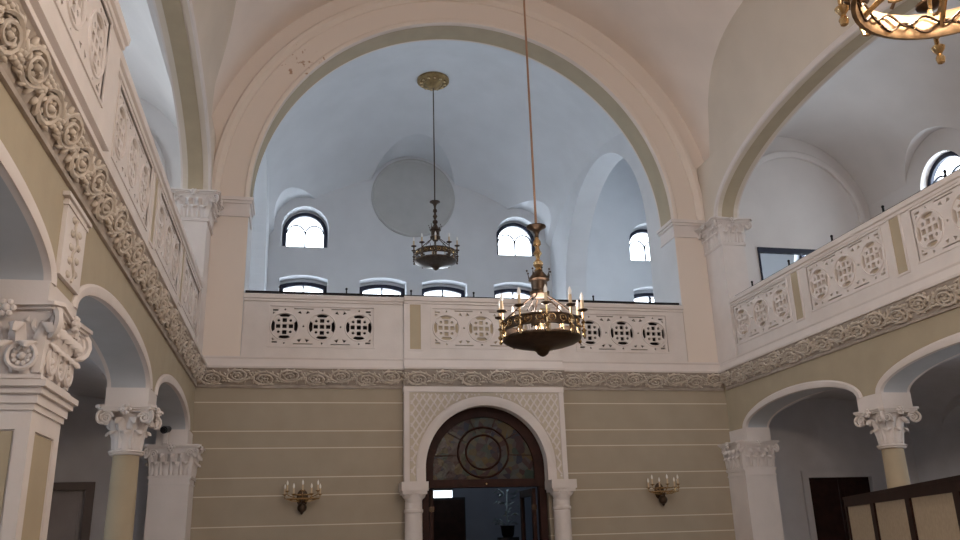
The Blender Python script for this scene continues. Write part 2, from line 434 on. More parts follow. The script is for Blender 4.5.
SA, SB, SZ, SY = 3.62, 1.14, 7.22, 9.8      # side arches: half-span, rise, springing, middle
def zG(y):
    t = min(1.0, abs(y - SY) / 4.12)
    return 7.4 + 2.75 * (1 - t**3.2)**(1/2.2)
def zW(y):
    t = abs(y - SY) / (SA + 0.13)
    return SZ + 0.02 + (SB + 0.13) * sqrt(max(0.0, 1 - t*t))
RV = 4.94
for s, nm in ((-1, 'left'), (1, 'right')):
    fr = SIDE(s)
    mb = MB()
    op = [(SY-SA, 4.46), (SY-SA, SZ)] + list(reversed(arc(SY, SZ, SA, 0, pi, 56, SB)))[1:-1] + [(SY+SA, SZ), (SY+SA, 4.46)]
    mb.slab([(-5.0, 4.46)] + op[:-1] + [(SY+SA, 7.18), (13.99, 7.18), (13.99, 8.5), (-5.0, 8.5)], [], fr, 4.6, 5.0)
    w = structure(mb, f'wall_{nm}_upper', M['lunette'], f'upper {nm} wall with the wide arch to the side gallery')
    mb = MB()
    mb.ribbon([(0,0),(0.0,0.03),(0.02,0.045),(0.085,0.045),(0.12,0.02),(0.12,0)], arch_stations(fr, SY, SZ, SA, SB, 4.6, 56), closed=True)
    st = [(o, A, -B) for o, A, B in arch_stations(fr, SY, SZ, SA, SB, 5.0, 56)]
    mb.ribbon([(0,0),(0.0,0.03),(0.03,0.04),(0.09,0.04),(0.12,0.0)], st, closed=True)
    mb.build('archivolt_moulding', M['trim'], w, smooth=True)
    mb = MB()
    L = [(SY+SA-0.005, 7.0)] + arc(SY, SZ, SA-0.005, 0, pi, 56, SB-0.005) + [(SY-SA+0.005, 7.0)]
    for i in range(len(L)-1):
        (y0,z0),(y1,z1) = L[i], L[i+1]
        mb.add([fr(y0,z0,4.68), fr(y1,z1,4.68), fr(y1,z1,4.92), fr(y0,z0,4.92)], [(0,1,2,3)])
    mb.build('soffit_band', M['olive'], w, smooth=True)
    # lunette of the main vault above the arch
    mb = MB(); ys = [SY + 4.12*sin(pi*(i/60-0.5)) for i in range(61)]; K = 8
    for y in ys:
        zg, zw = zG(y), zW(y); ug = sqrt(max(0.0, RV*RV - (zg-7.4)**2)); uw = 4.625
        for k in range(K+1):
            t = k/K
            mb.v.append(tuple(fr(y, zw + (zg-zw)*sin(t*pi/2)**0.9 if zg > zw else zw+(zg-zw)*t, uw + (ug-uw)*(1-cos(t*pi/2))**0.9)))
    for i in range(60):
        for k in range(K):
            a = i*(K+1)+k; mb.f.append((a, a+1, a+K+2, a+K+1))
    structure(mb, f'ceiling_{nm}_lunette', M['lunette'], f'lunette of the nave vault over the {nm} arch', smooth=True)
# nave barrel vault
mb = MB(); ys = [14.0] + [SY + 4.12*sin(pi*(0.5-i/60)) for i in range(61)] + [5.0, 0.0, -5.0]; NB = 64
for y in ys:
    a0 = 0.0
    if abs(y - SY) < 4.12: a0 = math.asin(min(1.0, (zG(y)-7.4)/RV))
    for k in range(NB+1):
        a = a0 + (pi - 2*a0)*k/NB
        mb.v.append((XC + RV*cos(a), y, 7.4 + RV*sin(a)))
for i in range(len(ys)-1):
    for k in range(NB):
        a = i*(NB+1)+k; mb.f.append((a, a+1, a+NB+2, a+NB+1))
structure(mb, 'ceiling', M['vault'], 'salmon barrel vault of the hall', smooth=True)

# walls closing the hall behind the camera
mb = MB(); ew = [arch_loop(XC+d, 7.4, 9.4, 0.75, 16) for d in (-2.6, 0, 2.6)]  # unseen windows, added to let light into the hall
mb.slab(rect(XC-9.0, XC+9.0, 0, 12.6), ew, FXZ, -5.4, -5.0)
structure(mb, 'wall_front', M['white'], 'end wall opposite the entrance wall')

# ------------------------------------------------------------------ rear gallery
YR = 22.0
UPW = [-0.04, 5.98, 10.05, -4.11]; LOW = [-0.04, 2.10, 3.81, 5.86, 10.05, -4.11]
mb = MB()
holes = [arch_loop(x, 9.33, 9.90, 0.63, 20) for x in UPW] + [seg_loop(x, 6.9, 8.42, 0.64, 0.11) for x in LOW]
mb.slab(rect(XC-9.0, XC+9.0, 4.3, 13.3), holes, FXZ, YR, YR+0.40)
holes = [arch_loop(x, 9.44, 9.86, 0.53, 20) for x in UPW] + [seg_loop(x, 6.9, 8.24, 0.56, 0.10) for x in LOW]
mb.slab(rect(XC-9.0, XC+9.0, 4.3, 13.3), holes, FXZ, YR+0.405, YR+0.62)
structure(mb, 'wall_rear', M['gallery'], 'rear wall of the gallery with two rows of windows')
for s, nm in ((-1, 'left'), (1, 'right')):
    fr = SIDE(s)
    mb = MB()
    mb.slab([(14.6,4.46),(15.22,4.46),(15.22,7.65)] + list(reversed(arc(18.0,7.65,2.78,0,pi,40)))[1:-1] + [(20.78,7.65),(20.78,4.46),(22.0,4.46),(22.0,13.0),(14.6,13.0)], [], fr, 3.97, 4.55)
    structure(mb, f'wall_rear_{nm}', M['gallery'], f'{nm} side wall of the rear gallery with a wide arch')
    mb = MB(); mb.slab(rect(14.3, 22.5, 4.3, 13.3), [arch_loop(c, 9.2, 9.9, 0.63, 20) for c in (16.6, 19.6)] + [arch_loop(c, 6.2, 7.6, 0.63, 20) for c in (16.6, 19.6)], fr, 8.6, 9.0)  # these outer openings are added, unseen, for extra light
    structure(mb, f'wall_corner_{nm}', M['gallery'], f'outer wall of the {nm} corner room')
    cut = MB(); cut.ribbon([(6.6-2.06, 8.0), (6.6+2.06, 8.0)] + arc(6.6, 10.62, 2.06, 0, pi, 40), [(Vector((XC,y,0)), Vector((s,0,0)), Vector((0,0,1))) for y in (14.0, 22.06)], closed=True)
    x0, x1 = sorted((XC+s*4.53, XC+s*8.68))
    boolean_block(f'ceiling_corner_{nm}', (x0, x1, 14.58, 22.03, 10.58, 13.3), [cut], M['gallery'], f'vault of the {nm} corner room')
cuts = []
def sail(u, y):
    d = abs(y-18.3); rr = (3.72**2 + 1.06**2)/(2*1.06)
    return 6.56 + sqrt(25.0 - u*u) + (sqrt(rr*rr - d*d) - (rr - 1.06))
k = MB(); NX, NY = 56, 52
for i in range(NX+1):
    for j in range(NY+1):
        u = -4.02 + 8.04*i/NX; y = 14.57 + (22.05-14.57)*j/NY
        k.v.append((XC+u, y, sail(u, y) if abs(y-18.3) < 3.72 else 6.56 + sqrt(25.0-u*u)))
nt_ = len(k.v)
k.v += [(x, y, 8.0) for x, y, z in k.v]
for i in range(NX):
    for j in range(NY):
        q = i*(NY+1)+j; k.f.append((q, q+1, q+NY+2, q+NY+1)); k.f.append((nt_+q, nt_+q+NY+1, nt_+q+NY+2, nt_+q+1))
for i in range(NX):
    for q, r in ((i*(NY+1), (i+1)*(NY+1)), ((i+1)*(NY+1)+NY, i*(NY+1)+NY)): k.f.append((q, r, nt_+r, nt_+q))
for j in range(NY):
    for q, r in ((j+1, j), (NX*(NY+1)+j, NX*(NY+1)+j+1)): k.f.append((q, r, nt_+r, nt_+q))
cuts.append(k)
k = MB(); k.ribbon(circ(2.95, 10.95, 1.30, 64), [(Vector((0,y,0)), Vector((1,0,0)), Vector((0,0,1))) for y in (18.3, 22.04)], closed=True); cuts.append(k)
for x in UPW[:2]:
    k = MB(); k.ribbon(arch_loop(x, 8.6, 9.95, 0.84, 24), [(Vector((0,y,0)), Vector((1,0,0)), Vector((0,0,1))) for y in (19.0, 22.041)], closed=True); cuts.append(k)
boolean_block('ceiling_rear_gallery', (XC-3.99, XC+3.99, 14.58, 22.03, 9.3, 13.4), cuts, M['gallery'], 'pale blue vault of the rear gallery')
mb = MB()
mb.ribbon([(1.20,0.0),(1.20,0.05),(1.16,0.06),(1.12,0.03)] , [(Vector((2.95,YR,10.95)), Vector((cos(a),0,sin(a))), Vector((0,-1,0))) for a in [2*pi*i/64 for i in range(64)]], loop=True)
mb.add([Vector((2.95+1.125*cos(2*pi*i/64), YR-0.03, 10.95+1.125*sin(2*pi*i/64))) for i in range(64)], [tuple(range(64))])
oc = mb.build('blind_oculus', M['disk'], None, smooth=True)
tag(oc, 'large round grey blind window high in the middle of the rear gallery wall', 'blind window')

# side galleries
for s, nm in ((-1, 'left'), (1, 'right')):
    fr = SIDE(s)
    GC, GR, GZ = 6.8, 1.83, 7.7
    mb = MB(); holes = [arch_loop(c, 6.75, 7.7, 0.57, 20) for c in (12.22, 8.4, 4.6)]
    mb.slab(rect(-5.0, 14.3, 4.3, 10.0), holes, fr, 8.6, 9.0)
    structure(mb, f'wall_{nm}_gallery', M['side_gallery'], f'outer wall of the {nm} gallery with arched windows')
    mb = MB(); x0, x1 = sorted((XC+s*4.62, XC+s*8.62))
    xo0, xo1 = sorted((XC+s*5.87, XC+s*8.1))
    mb.slab(rect(x0, x1, 4.3, 13.3), [rect(xo0, xo1, 4.5, 7.0)], FXZ, 14.3, 14.6)
    w = structure(mb, f'wall_{nm}_gallery_end', M['side_gallery'], f'end wall of the {nm} gallery with a blind arch')
    mb = MB(); mb.ribbon([(0,0),(0,0.06),(0.04,0.08),(0.11,0.08),(0.15,0.04),(0.15,0)], arch_stations(FXZ, XC+s*6.93, 7.66, 1.38, 1.38, 14.3, 48), closed=True)
    mb.build('blind_arch_moulding', M['side_gallery'], w, smooth=True)
    mb = MB(); t = 0.03
    mb.box(xo0, xo1, 14.27, 14.36, 6.90, 7.0); mb.box(xo0, xo0+t, 14.27, 14.36, 4.5, 6.9); mb.box(xo1-t, xo1, 14.27, 14.36, 4.5, 6.9)
    mb.build('opening_frame', M['navy'], w)
    cut = MB(); cut.ribbon([(GC-GR, 7.0), (GC+GR, 7.0)] + arc(GC, GZ, GR, 0, pi, 48), [(Vector((XC,y,0)), Vector((s,0,0)), Vector((0,0,1))) for y in (-4.9, 14.33)], closed=True)
    cs = [cut]
    k = MB(); k.ribbon([(SY-SA-0.03, 7.0), (SY+SA+0.03, 7.0)] + arc(SY, SZ, SA+0.03, 0, pi, 56, SB+0.10), [(Vector((XC+s*u,0,0)), Vector((0,1,0)), Vector((0,0,1))) for u in (4.9, GC)], closed=True); cs.append(k)
    for c in (12.22, 8.4, 4.6):
        k = MB(); k.ribbon([(c-0.95, 7.0), (c+0.95, 7.0)] + arc(c, 7.75, 0.95, 0, pi, 32), [(Vector((XC+s*u,0,0)), Vector((0,1,0)), Vector((0,0,1))) for u in (GC, 8.70)], closed=True); cs.append(k)
    x0, x1 = sorted((XC+s*4.97, XC+s*8.61))
    boolean_block(f'ceiling_{nm}_gallery', (x0, x1, -5.0, 14.32, 7.68, 10.2), cs, M['side_gallery'], f'vault of the {nm} gallery')

# ------------------------------------------------------------------ windows with daylight behind them
def area(name, loc, direction, sx, sy, power, col=(0.84, 0.92, 1.0)):
    d = bpy.data.lights.new(name, 'AREA'); d.shape = 'RECTANGLE'; d.size = sx; d.size_y = sy; d.energy = power; d.color = col
    o = bpy.data.objects.new(name, d); COL.objects.link(o); o.location = loc
    o.rotation_euler = Vector(direction).to_track_quat('-Z', 'Y').to_euler()
    return o
WN = [0]
DAY = 1.0
def window(fr, cx, z0, zs, r, depth, inward, style, power, col=(0.84, 0.94, 1.0)):
    """dark frame with glass in an opening; depth is where the frame sits"""
    WN[0] += 1
    def loop(d):
        if style == 'segment': return seg_loop(cx, z0+d, zs-d, r-d, 0.10)
        if style == 'rect': return rect(cx-r+d, cx+r-d, z0+d, zs-d)
        return arch_loop(cx, z0+d, zs, r-d, 20)
    mb = MB(); t = 0.10
    mb.slab(loop(0.0), [loop(t)], fr, depth, depth+0.07)
    mb.fbox(fr, cx-0.02, cx+0.02, z0+t, (zs+0.02 if style == 'arch' else zs-t+(0.1 if style=='segment' else 0)), depth+0.015, depth+0.05)
    if style == 'arch':
        for d in (-1, 1):                              # twin round-headed lights under the fan
            q = (r-t)/2
            mb.ribbon([(-0.018,0),(0.018,0),(0.018,0.03),(-0.018,0.03)], [(o, A, -B) for o, A, B in arch_stations(fr, cx+d*q, zs-0.02, q-0.012, q-0.012, depth+0.015, 16)], closed=True)
    f = mb.build(f'window_{WN[0]}', M['navy']); tag(f, kind='structure')
    mb = MB(); L = loop(t-0.005)
    mb.add([fr(a, b, depth+0.03) for a, b in L], [tuple(range(len(L)))])
    mb.build('pane', M['glass'], f)
    top = zs + (r if style == 'arch' else 0.1)
    p = fr(cx, (z0+top)/2, depth+0.32)
    area('daylight', p, inward, 2*r-0.1, top-z0-0.1, power*DAY, col)
for x in UPW: window(FXZ, x, 9.34, 9.86, 0.605, YR+0.33, (0,-1,0), 'arch', 3)
for x in LOW: window(FXZ, x, 6.92, 8.33, 0.63, YR+0.33, (0,-1,0), 'segment', 3)
for s in (-1, 1):
    fr = SIDE(s)
    for c in (12.22, 8.4, 4.6): window(fr, c, 6.76, 7.69, 0.585, 8.75, (-s,0,0), 'arch', 84 if s < 0 else 38)
    for c in (16.6, 19.6):  # unseen windows added to brighten the corner rooms
        window(fr, c, 9.19, 9.9, 0.64, 8.75, (-s,0,0), 'arch', 30); window(fr, c, 6.19, 7.6, 0.64, 8.75, (-s,0,0), 'arch', 44)
    for c in (8.2, 4.2): window(fr, c, 0.99, 2.71, 0.56, 8.75, (-s,0,0), 'rect', 24 if s < 0 else 20)
for d in (-2.6, 0, 2.6):  # added windows behind the camera, lighting the hall from the front
    window(lambda a,b,c: Vector((a, -c, b)), XC+d, 7.39, 9.4, 0.76, 5.15, (0,1,0), 'arch', 50, (0.95, 0.95, 0.97))

# ------------------------------------------------------------------ cornice with foliage frieze, ledge
def foliage(mb, fr, L):
    """running vine scroll on a band; fr(s, t, n): s along 0..L, t up 0..1 of band, n off the band"""
    N = max(1, round(L/0.86)); ul = L/N; H = 0.33
    def P(s, h, n): return fr(s, h/H, n)
    def blade(s0, h0, a, l, w):
        ca, sa = cos(a), sin(a)
        mb.ball((0, 0, 0), (l, w, 0.026), 6, 3, lambda x, y, z: P(s0 + x*ca - y*sa, min(H, max(0.0, h0 + x*sa + y*ca)), 0.014 + z))
    for u in range(N):
        o = u*ul
        pts = [P(o + ul*i/16, H*0.5 + H*0.30*sin(2*pi*i/16), 0.018) for i in range(17)]
        mb.tube(pts, [0.020]*17, 5)
        for k, (cs, ch, sg) in enumerate(((0.25, 0.40, 1), (0.75, 0.58, -1))):
            c0, c1 = o + ul*cs, H*ch
            sp = []; rr = []
            for i in range(19):
                a = sg*(pi*0.9 + 3.3*pi*i/18) ; r = 0.128*(1 - 0.74*i/18)
                sp.append(P(c0 + 1.38*r*cos(a), c1 + r*sin(a), 0.022 + 0.02*i/18)); rr.append(0.021 - 0.009*i/18)
            mb.tube(sp, rr, 5)
            mb.ball((c0, c1, 0.03), (0.030, 0.030, 0.034), 6, 4, P)
            for i in range(5):                         # flower in the eye of the scroll
                a = 2*pi*i/5
                mb.ball((c0 + 0.05*cos(a), c1 + 0.05*sin(a), 0.018), (0.026, 0.026, 0.022), 6, 3, P)
            for i in range(11):                        # acanthus lobes round the scroll
                a = 2*pi*i/11 + 0.2; ll = 0.062 if i % 2 else 0.048
                blade(c0 + 0.19*cos(a), min(H-0.03, max(0.03, c1 + 0.138*sin(a))), a + sg*0.9, ll, 0.021)
            for i in range(6):                         # inner leaves curling over the scroll
                a = 2*pi*i/6; blade(c0 + 0.11*cos(a), c1 + 0.08*sin(a), a + sg*1.2, 0.042, 0.016)
        for k, (cs, ch, sg) in enumerate(((0.0, 0.74, -1), (0.5, 0.26, 1))):   # grapes between scrolls
            for r_ in range(3):
                for q in range(3 - r_):
                    mb.ball((o + ul*cs + 0.046*(q - (2-r_)/2) + 0.02, H*ch + sg*0.04*r_, 0.02), (0.024, 0.024, 0.028), 6, 4, P)

CZ0, CZ1, CP = 4.08, 4.36, 0.15     # frieze: bottom, top, overhang
def cornice_run(fr, a0, a1, d, name, label, steps, flush=False):
    """one straight run; fr(a, z, depth) with the wall face at depth d; steps = stretches (b0,b1,extra) that stand forward"""
    segs = []; x = a0
    for b0, b1, e in steps:
        if b0 > x: segs.append((x, b0, 0.0))
        segs.append((b0, b1, e)); x = b1
    if x < a1: segs.append((x, a1, 0.0))
    root = None
    body = MB(); led = MB(); fol = MB()
    for b0, b1, e0 in segs:
        e = 0.0 if flush else e0
        D = d - e
        body.add([fr(a, z, D - o) for a in (b0, b1) for z, o in ((CZ0-0.03, -0.02-e), (CZ0-0.03, 0.03), (CZ0, 0.035), (CZ0+0.015, 0.02), (CZ1-0.01, CP), (CZ1-0.01, -0.02-e))],
                 [(0,1,7,6),(1,2,8,7),(2,3,9,8),(3,4,10,9),(4,5,11,10),(5,0,6,11),(0,5,4,3,2,1),(6,7,8,9,10,11)])
        led.add([fr(a, z, D - o) for a in (b0, b1) for z, o in ((CZ1-0.012, -0.02-e), (CZ1-0.012, CP+0.025), (CZ1+0.02, CP+0.03), (CZ1+0.035, 0.10), (4.52, 0.055), (4.545, 0.07), (4.565, 0.07), (4.575, -0.02-e))],
                [(i, (i+1) % 8, (i+1) % 8 + 8, i+8) for i in range(8)] + [tuple(reversed(range(8))), tuple(range(8, 16))])
        L = b1 - b0
        zz0, zz1, o0, o1 = CZ0+0.015, CZ1-0.01, 0.02, CP
        nx = Vector((zz1-zz0, 0)).x; ln = sqrt((zz1-zz0)**2 + (o1-o0)**2); no, nz = (zz1-zz0)/ln, -(o1-o0)/ln
        foliage(fol, lambda s_, t_, n_, b0=b0, D=D: fr(b0 + s_, zz0 + (zz1-zz0)*t_ + nz*n_, D - (o0 + (o1-o0)*t_ + no*n_)), L)
    root = body.build(name, M['relief_ground']); tag(root, label, 'cornice')
    fol.build('foliage_frieze', M['relief'], root, smooth=True, ang=1.2)
    led.build('ledge', M['trim'], root)
    return root
PROUD = 0.10
cornice_run(FXZ, XC-4.6, XC+4.6, YB, 'cornice', 'grey vine-scroll cornice running across the entrance wall above the doorway', [(1.68, 4.47, PROUD)])
cornice_run(SIDE(-1), -2.0, 13.9, U0, 'cornice', 'vine-scroll cornice climbing along the left side wall towards the camera', [(1.6, 6.38, PROUD)], True)
cornice_run(SIDE(1), -2.0, 13.9, U0, 'cornice', 'vine-scroll cornice along the right side wall above the low arches', [(1.6, 6.38, PROUD)], True)

# ------------------------------------------------------------------ balcony parapets
def fret_holes(cx, cz, W, H):
    hs = []; sp = 0.62
    for k in (-1, 0, 1):
        c = cx + k*sp; q = 0.036; g = 0.105
        for dx, dz in ((0,0),(g,0),(-g,0),(0,g),(0,-g)): hs.append(rect(c+dx-q, c+dx+q, cz+dz-q, cz+dz+q))
        for dx in (-1, 1):
            for dz in (-1, 1): hs.append(circ(c+dx*0.098, cz+dz*0.098, 0.026, 8))
        for b in range(4):                              # crescents at the rim
            a = b*pi/2; L = [(0.218*cos(a+t), 0.218*sin(a+t)) for t in [(-0.48+0.96*i/8) for i in range(9)]]
            L += [(0.172*cos(a+0.40), 0.172*sin(a+0.40)), (0.158*cos(a), 0.158*sin(a)), (0.172*cos(a-0.40), 0.172*sin(a-0.40))]
            hs.append([(c+x, cz+z) for x, z in L])
        for dz in (-1, 1): hs.append(circ(c, cz+dz*0.29, 0.021, 4, 0))
    for k in (-0.5, 0.5):
        c = cx + k*sp
        hs.append(circ(c, cz, 0.018, 6))
        for dz in (-1, 1):
            for dx in (-1, 1): hs.append([(c+dx*0.03, cz+dz*0.215), (c+dx*0.105, cz+dz*0.235), (c+dx*0.06, cz+dz*0.275)])
            hs.append(rect(c-0.16, c+0.16, cz+dz*0.304-0.008, cz+dz*0.304+0.008))
    for dx in (-1, 1):
        for dz in (-1, 1):
            x = cx + dx*(W/2-0.05); z = cz + dz*(H/2-0.05)
            hs.append([(x, z), (x-dx*0.09, z), (x-dx*0.085, z-dz*0.03), (x, z-dz*0.03)])
            hs.append([(x, z-dz*0.05), (x-dx*0.05, z-dz*0.05), (x, z-dz*0.09)])
    return hs
PB, PT = 4.565, 5.56
def parapet(fr, a0, a1, d, th, panels, strips, steps, root, PT=PT):
    """wall with pierced panels; panels = (centre, open?), steps = stretches (b0,b1,extra) that stand forward"""
    segs = []; x = a0
    for b0, b1, e in steps:
        if b0 > x: segs.append((x, b0, 0.0))
        segs.append((b0, b1, e)); x = b1
    if x < a1: segs.append((x, a1, 0.0))
    cz, W, H = 5.105, 1.74, 0.68
    wall = MB(); cop = MB()
    prof = ((PT-0.09, 0.0), (PT-0.085, 0.025), (PT-0.05, 0.03), (PT-0.04, 0.055), (PT+0.02, 0.065), (PT+0.035, 0.05))
    for b0, b1, e in segs:
        D = d - e
        ps = [c for c, o in panels if b0 < c < b1]; ss = [q for q in strips if b0 < q < b1]
        wall.slab(rect(b0, b1, PB, PT), [rect(c-W/2, c+W/2, cz-H/2, cz+H/2) for c in ps], fr, D, d+th)
        for c, o in panels:
            if not (b0 < c < b1): continue
            m = MB(); m.slab(rect(c-W/2, c+W/2, cz-H/2, cz+H/2), fret_holes(c, cz, W, H), fr, D+0.012, D+0.06)
            for k in (-1, 0, 1):                        # raised rim and boss of every roundel
                m.ribbon([(0.222,0),(0.226,0.014),(0.243,0.014),(0.247,0)], [(fr(c+k*0.62, cz, D+0.012), fr(c+k*0.62+cos(t), cz+sin(t), D+0.012)-fr(c+k*0.62, cz, D+0.012), fr(0,0,-1)-fr(0,0,0)) for t in [2*pi*i/32 for i in range(32)]], loop=True)
            f = m.build('fretwork_panel', M['trim'], root)
            m = MB(); dd = D + (0.16 if o else 0.062)
            m.fbox(fr, c-W/2, c+W/2, cz-H/2, cz+H/2, dd, dd+0.02)
            m.build('backing_board', M['dark_void'] if o else M['beige_board'], f)  # open panels: dark board painted in for the shaded hollow behind
            m = MB(); w_ = 0.028                        # fine frame round the panel
            m.slab(rect(c-W/2-w_, c+W/2+w_, cz-H/2-w_, cz+H/2+w_), [rect(c-W/2, c+W/2, cz-H/2, cz+H/2)], fr, D-0.012, D+0.01)
            m.build('panel_frame', M['trim'], f)
        for q in ss:
            m = MB(); m.fbox(fr, q-0.095, q+0.095, cz-0.39, cz+0.40, D-0.004, D+0.01)
            m.build('olive_strip', M['olive'], root)
            m = MB(); m.slab(rect(q-0.125, q+0.125, cz-0.42, cz+0.43), [rect(q-0.095, q+0.095, cz-0.39, cz+0.40)], fr, D-0.014, D+0.01)
            m.build('strip_frame', M['trim'], root)
        cop.add([fr(a, z, D-o) for a in (b0, b1) for z, o in (*prof, (PT+0.035, -th-e), (PT-0.09, -th-e))],
                [(i, (i+1) % 8, (i+1) % 8+8, i+8) for i in range(8)] + [tuple(reversed(range(8))), tuple(range(8,16))])
    wall.build('parapet_wall', M['white'], root)
    cop.build('coping', M['trim'], root)
def handrail(fr, a0, a1, d, z, name, label):
    m = MB(); m.fbox(fr, a0, a1, z-0.02, z+0.014, d-0.022, d+0.022)
    r = m.build(name, M['iron']); tag(r, label, 'handrail')
    n = max(2, round((a1-a0)/1.15))
    for i in range(n):
        a = a0 + (a1-a0)*(i+0.5)/n; st = MB()
        st.fbox(fr, a-0.011, a+0.011, z-0.060, z+0.085, d-0.011, d+0.011)
        st.ball(tuple(fr(a, z+0.095, d)), 0.022, 8, 5)
        st.build('rail_post', M['iron'], r)
root = thing('balcony_parapet', (XC, YB, PB), 'white balcony parapet across the rear gallery with pierced roundel panels beside the centre', 'parapet')
parapet(FXZ, XC-BR+0.01, XC+BR-0.01, YB+0.0, 0.24, [(0.31, True), (3.05, False), (5.70, True)], [1.885, 4.225], [(1.69, 4.46, PROUD)], root, 5.61)
handrail(FXZ, XC-BR+0.02, XC+BR-0.02, YB+0.10, 5.715, 'handrail', 'thin black iron rail along the rear balcony under the gallery windows')
SP = [(12.42, False), (10.1, False), (7.75, False)]
for s, nm, lab in ((-1, 'left', 'long white balcony parapet with carved panels rising at the upper left'), (1, 'right', 'white balcony parapet with blind roundel panels and olive strips on the right side')):
    root = thing('balcony_parapet', (XC+s*4.6, 9, PB), lab, 'parapet')
    parapet(SIDE(s), 1.6, 13.31, 4.6, 0.24, SP + [(5.1, False), (3.1, False)], [11.3, 8.93, 4.1], [(1.6, 6.38, PROUD)], root)
    handrail(SIDE(s), 1.6, 13.30, 4.70, 5.655, 'handrail', f'thin black iron rail along the {nm} side balcony')

# ------------------------------------------------------------------ capitals, columns, pilasters
def leaf(mb, base, out, h, w, lean=1.0):
    """acanthus leaf: base point, horizontal outward direction, height, width"""
    out = Vector(out).normalized(); tan = Vector((-out.y, out.x, 0)); up = Vector((0,0,1))
    path = [(0.0,0.0),(0.03,0.22),(0.06,0.45),(0.10,0.68),(0.19,0.90),(0.30,0.98),(0.38,0.90),(0.40,0.78)]
    wid = [0.62,0.95,0.78,1.0,0.82,0.9,0.6,0.2]
    vs = []; fs = []
    for (o, z), q in zip(path, wid):
        for k, (x, dz) in enumerate(((-1,-0.05),(-0.55,0.02),(0,0.07),(0.55,0.02),(1,-0.05))):
            vs.append(base + out*(o*h*lean + dz*h) + up*(z*h) + tan*(x*q*w/2))
    n = len(vs)
    vs += [v - out*0.02*h*2 - up*0.01*h for v in vs]
    R = len(path)
    for i in range(R-1):
        for k in range(4):
            a = i*5+k
            fs.append((a, a+1, a+6, a+5)); fs.append((n+a, n+a+5, n+a+6, n+a+1))
        fs.append((i*5, (i+1)*5, n+(i+1)*5, n+i*5)); fs.append((i*5+4, n+i*5+4, n+(i+1)*5+4, (i+1)*5+4))
    fs.append(((R-1)*5, (R-1)*5+1, (R-1)*5+2, (R-1)*5+3, (R-1)*5+4, n+R*5-1, n+R*5-2, n+R*5-3, n+R*5-4, n+R*5-5))
    mb.add(vs, fs)
def volute(mb, c, d, r, flip=1):
    """spiral scroll in the vertical plane through direction d"""
    d = Vector(d).normalized(); up = Vector((0,0,1)); pts = []; rr = []
    for i in range(24):
        a = pi*0.95 - 3.6*pi*i/23*flip; q = r*(1 - 0.80*i/23)
        pts.append(Vector(c) + d*(q*cos(a)) + up*(q*sin(a))); rr.append(r*(0.24 - 0.10*i/23))
    side = d.cross(up)
    mb.tube(pts, rr, 6)
    mb.ball(tuple(c), r*0.22, 8, 5)
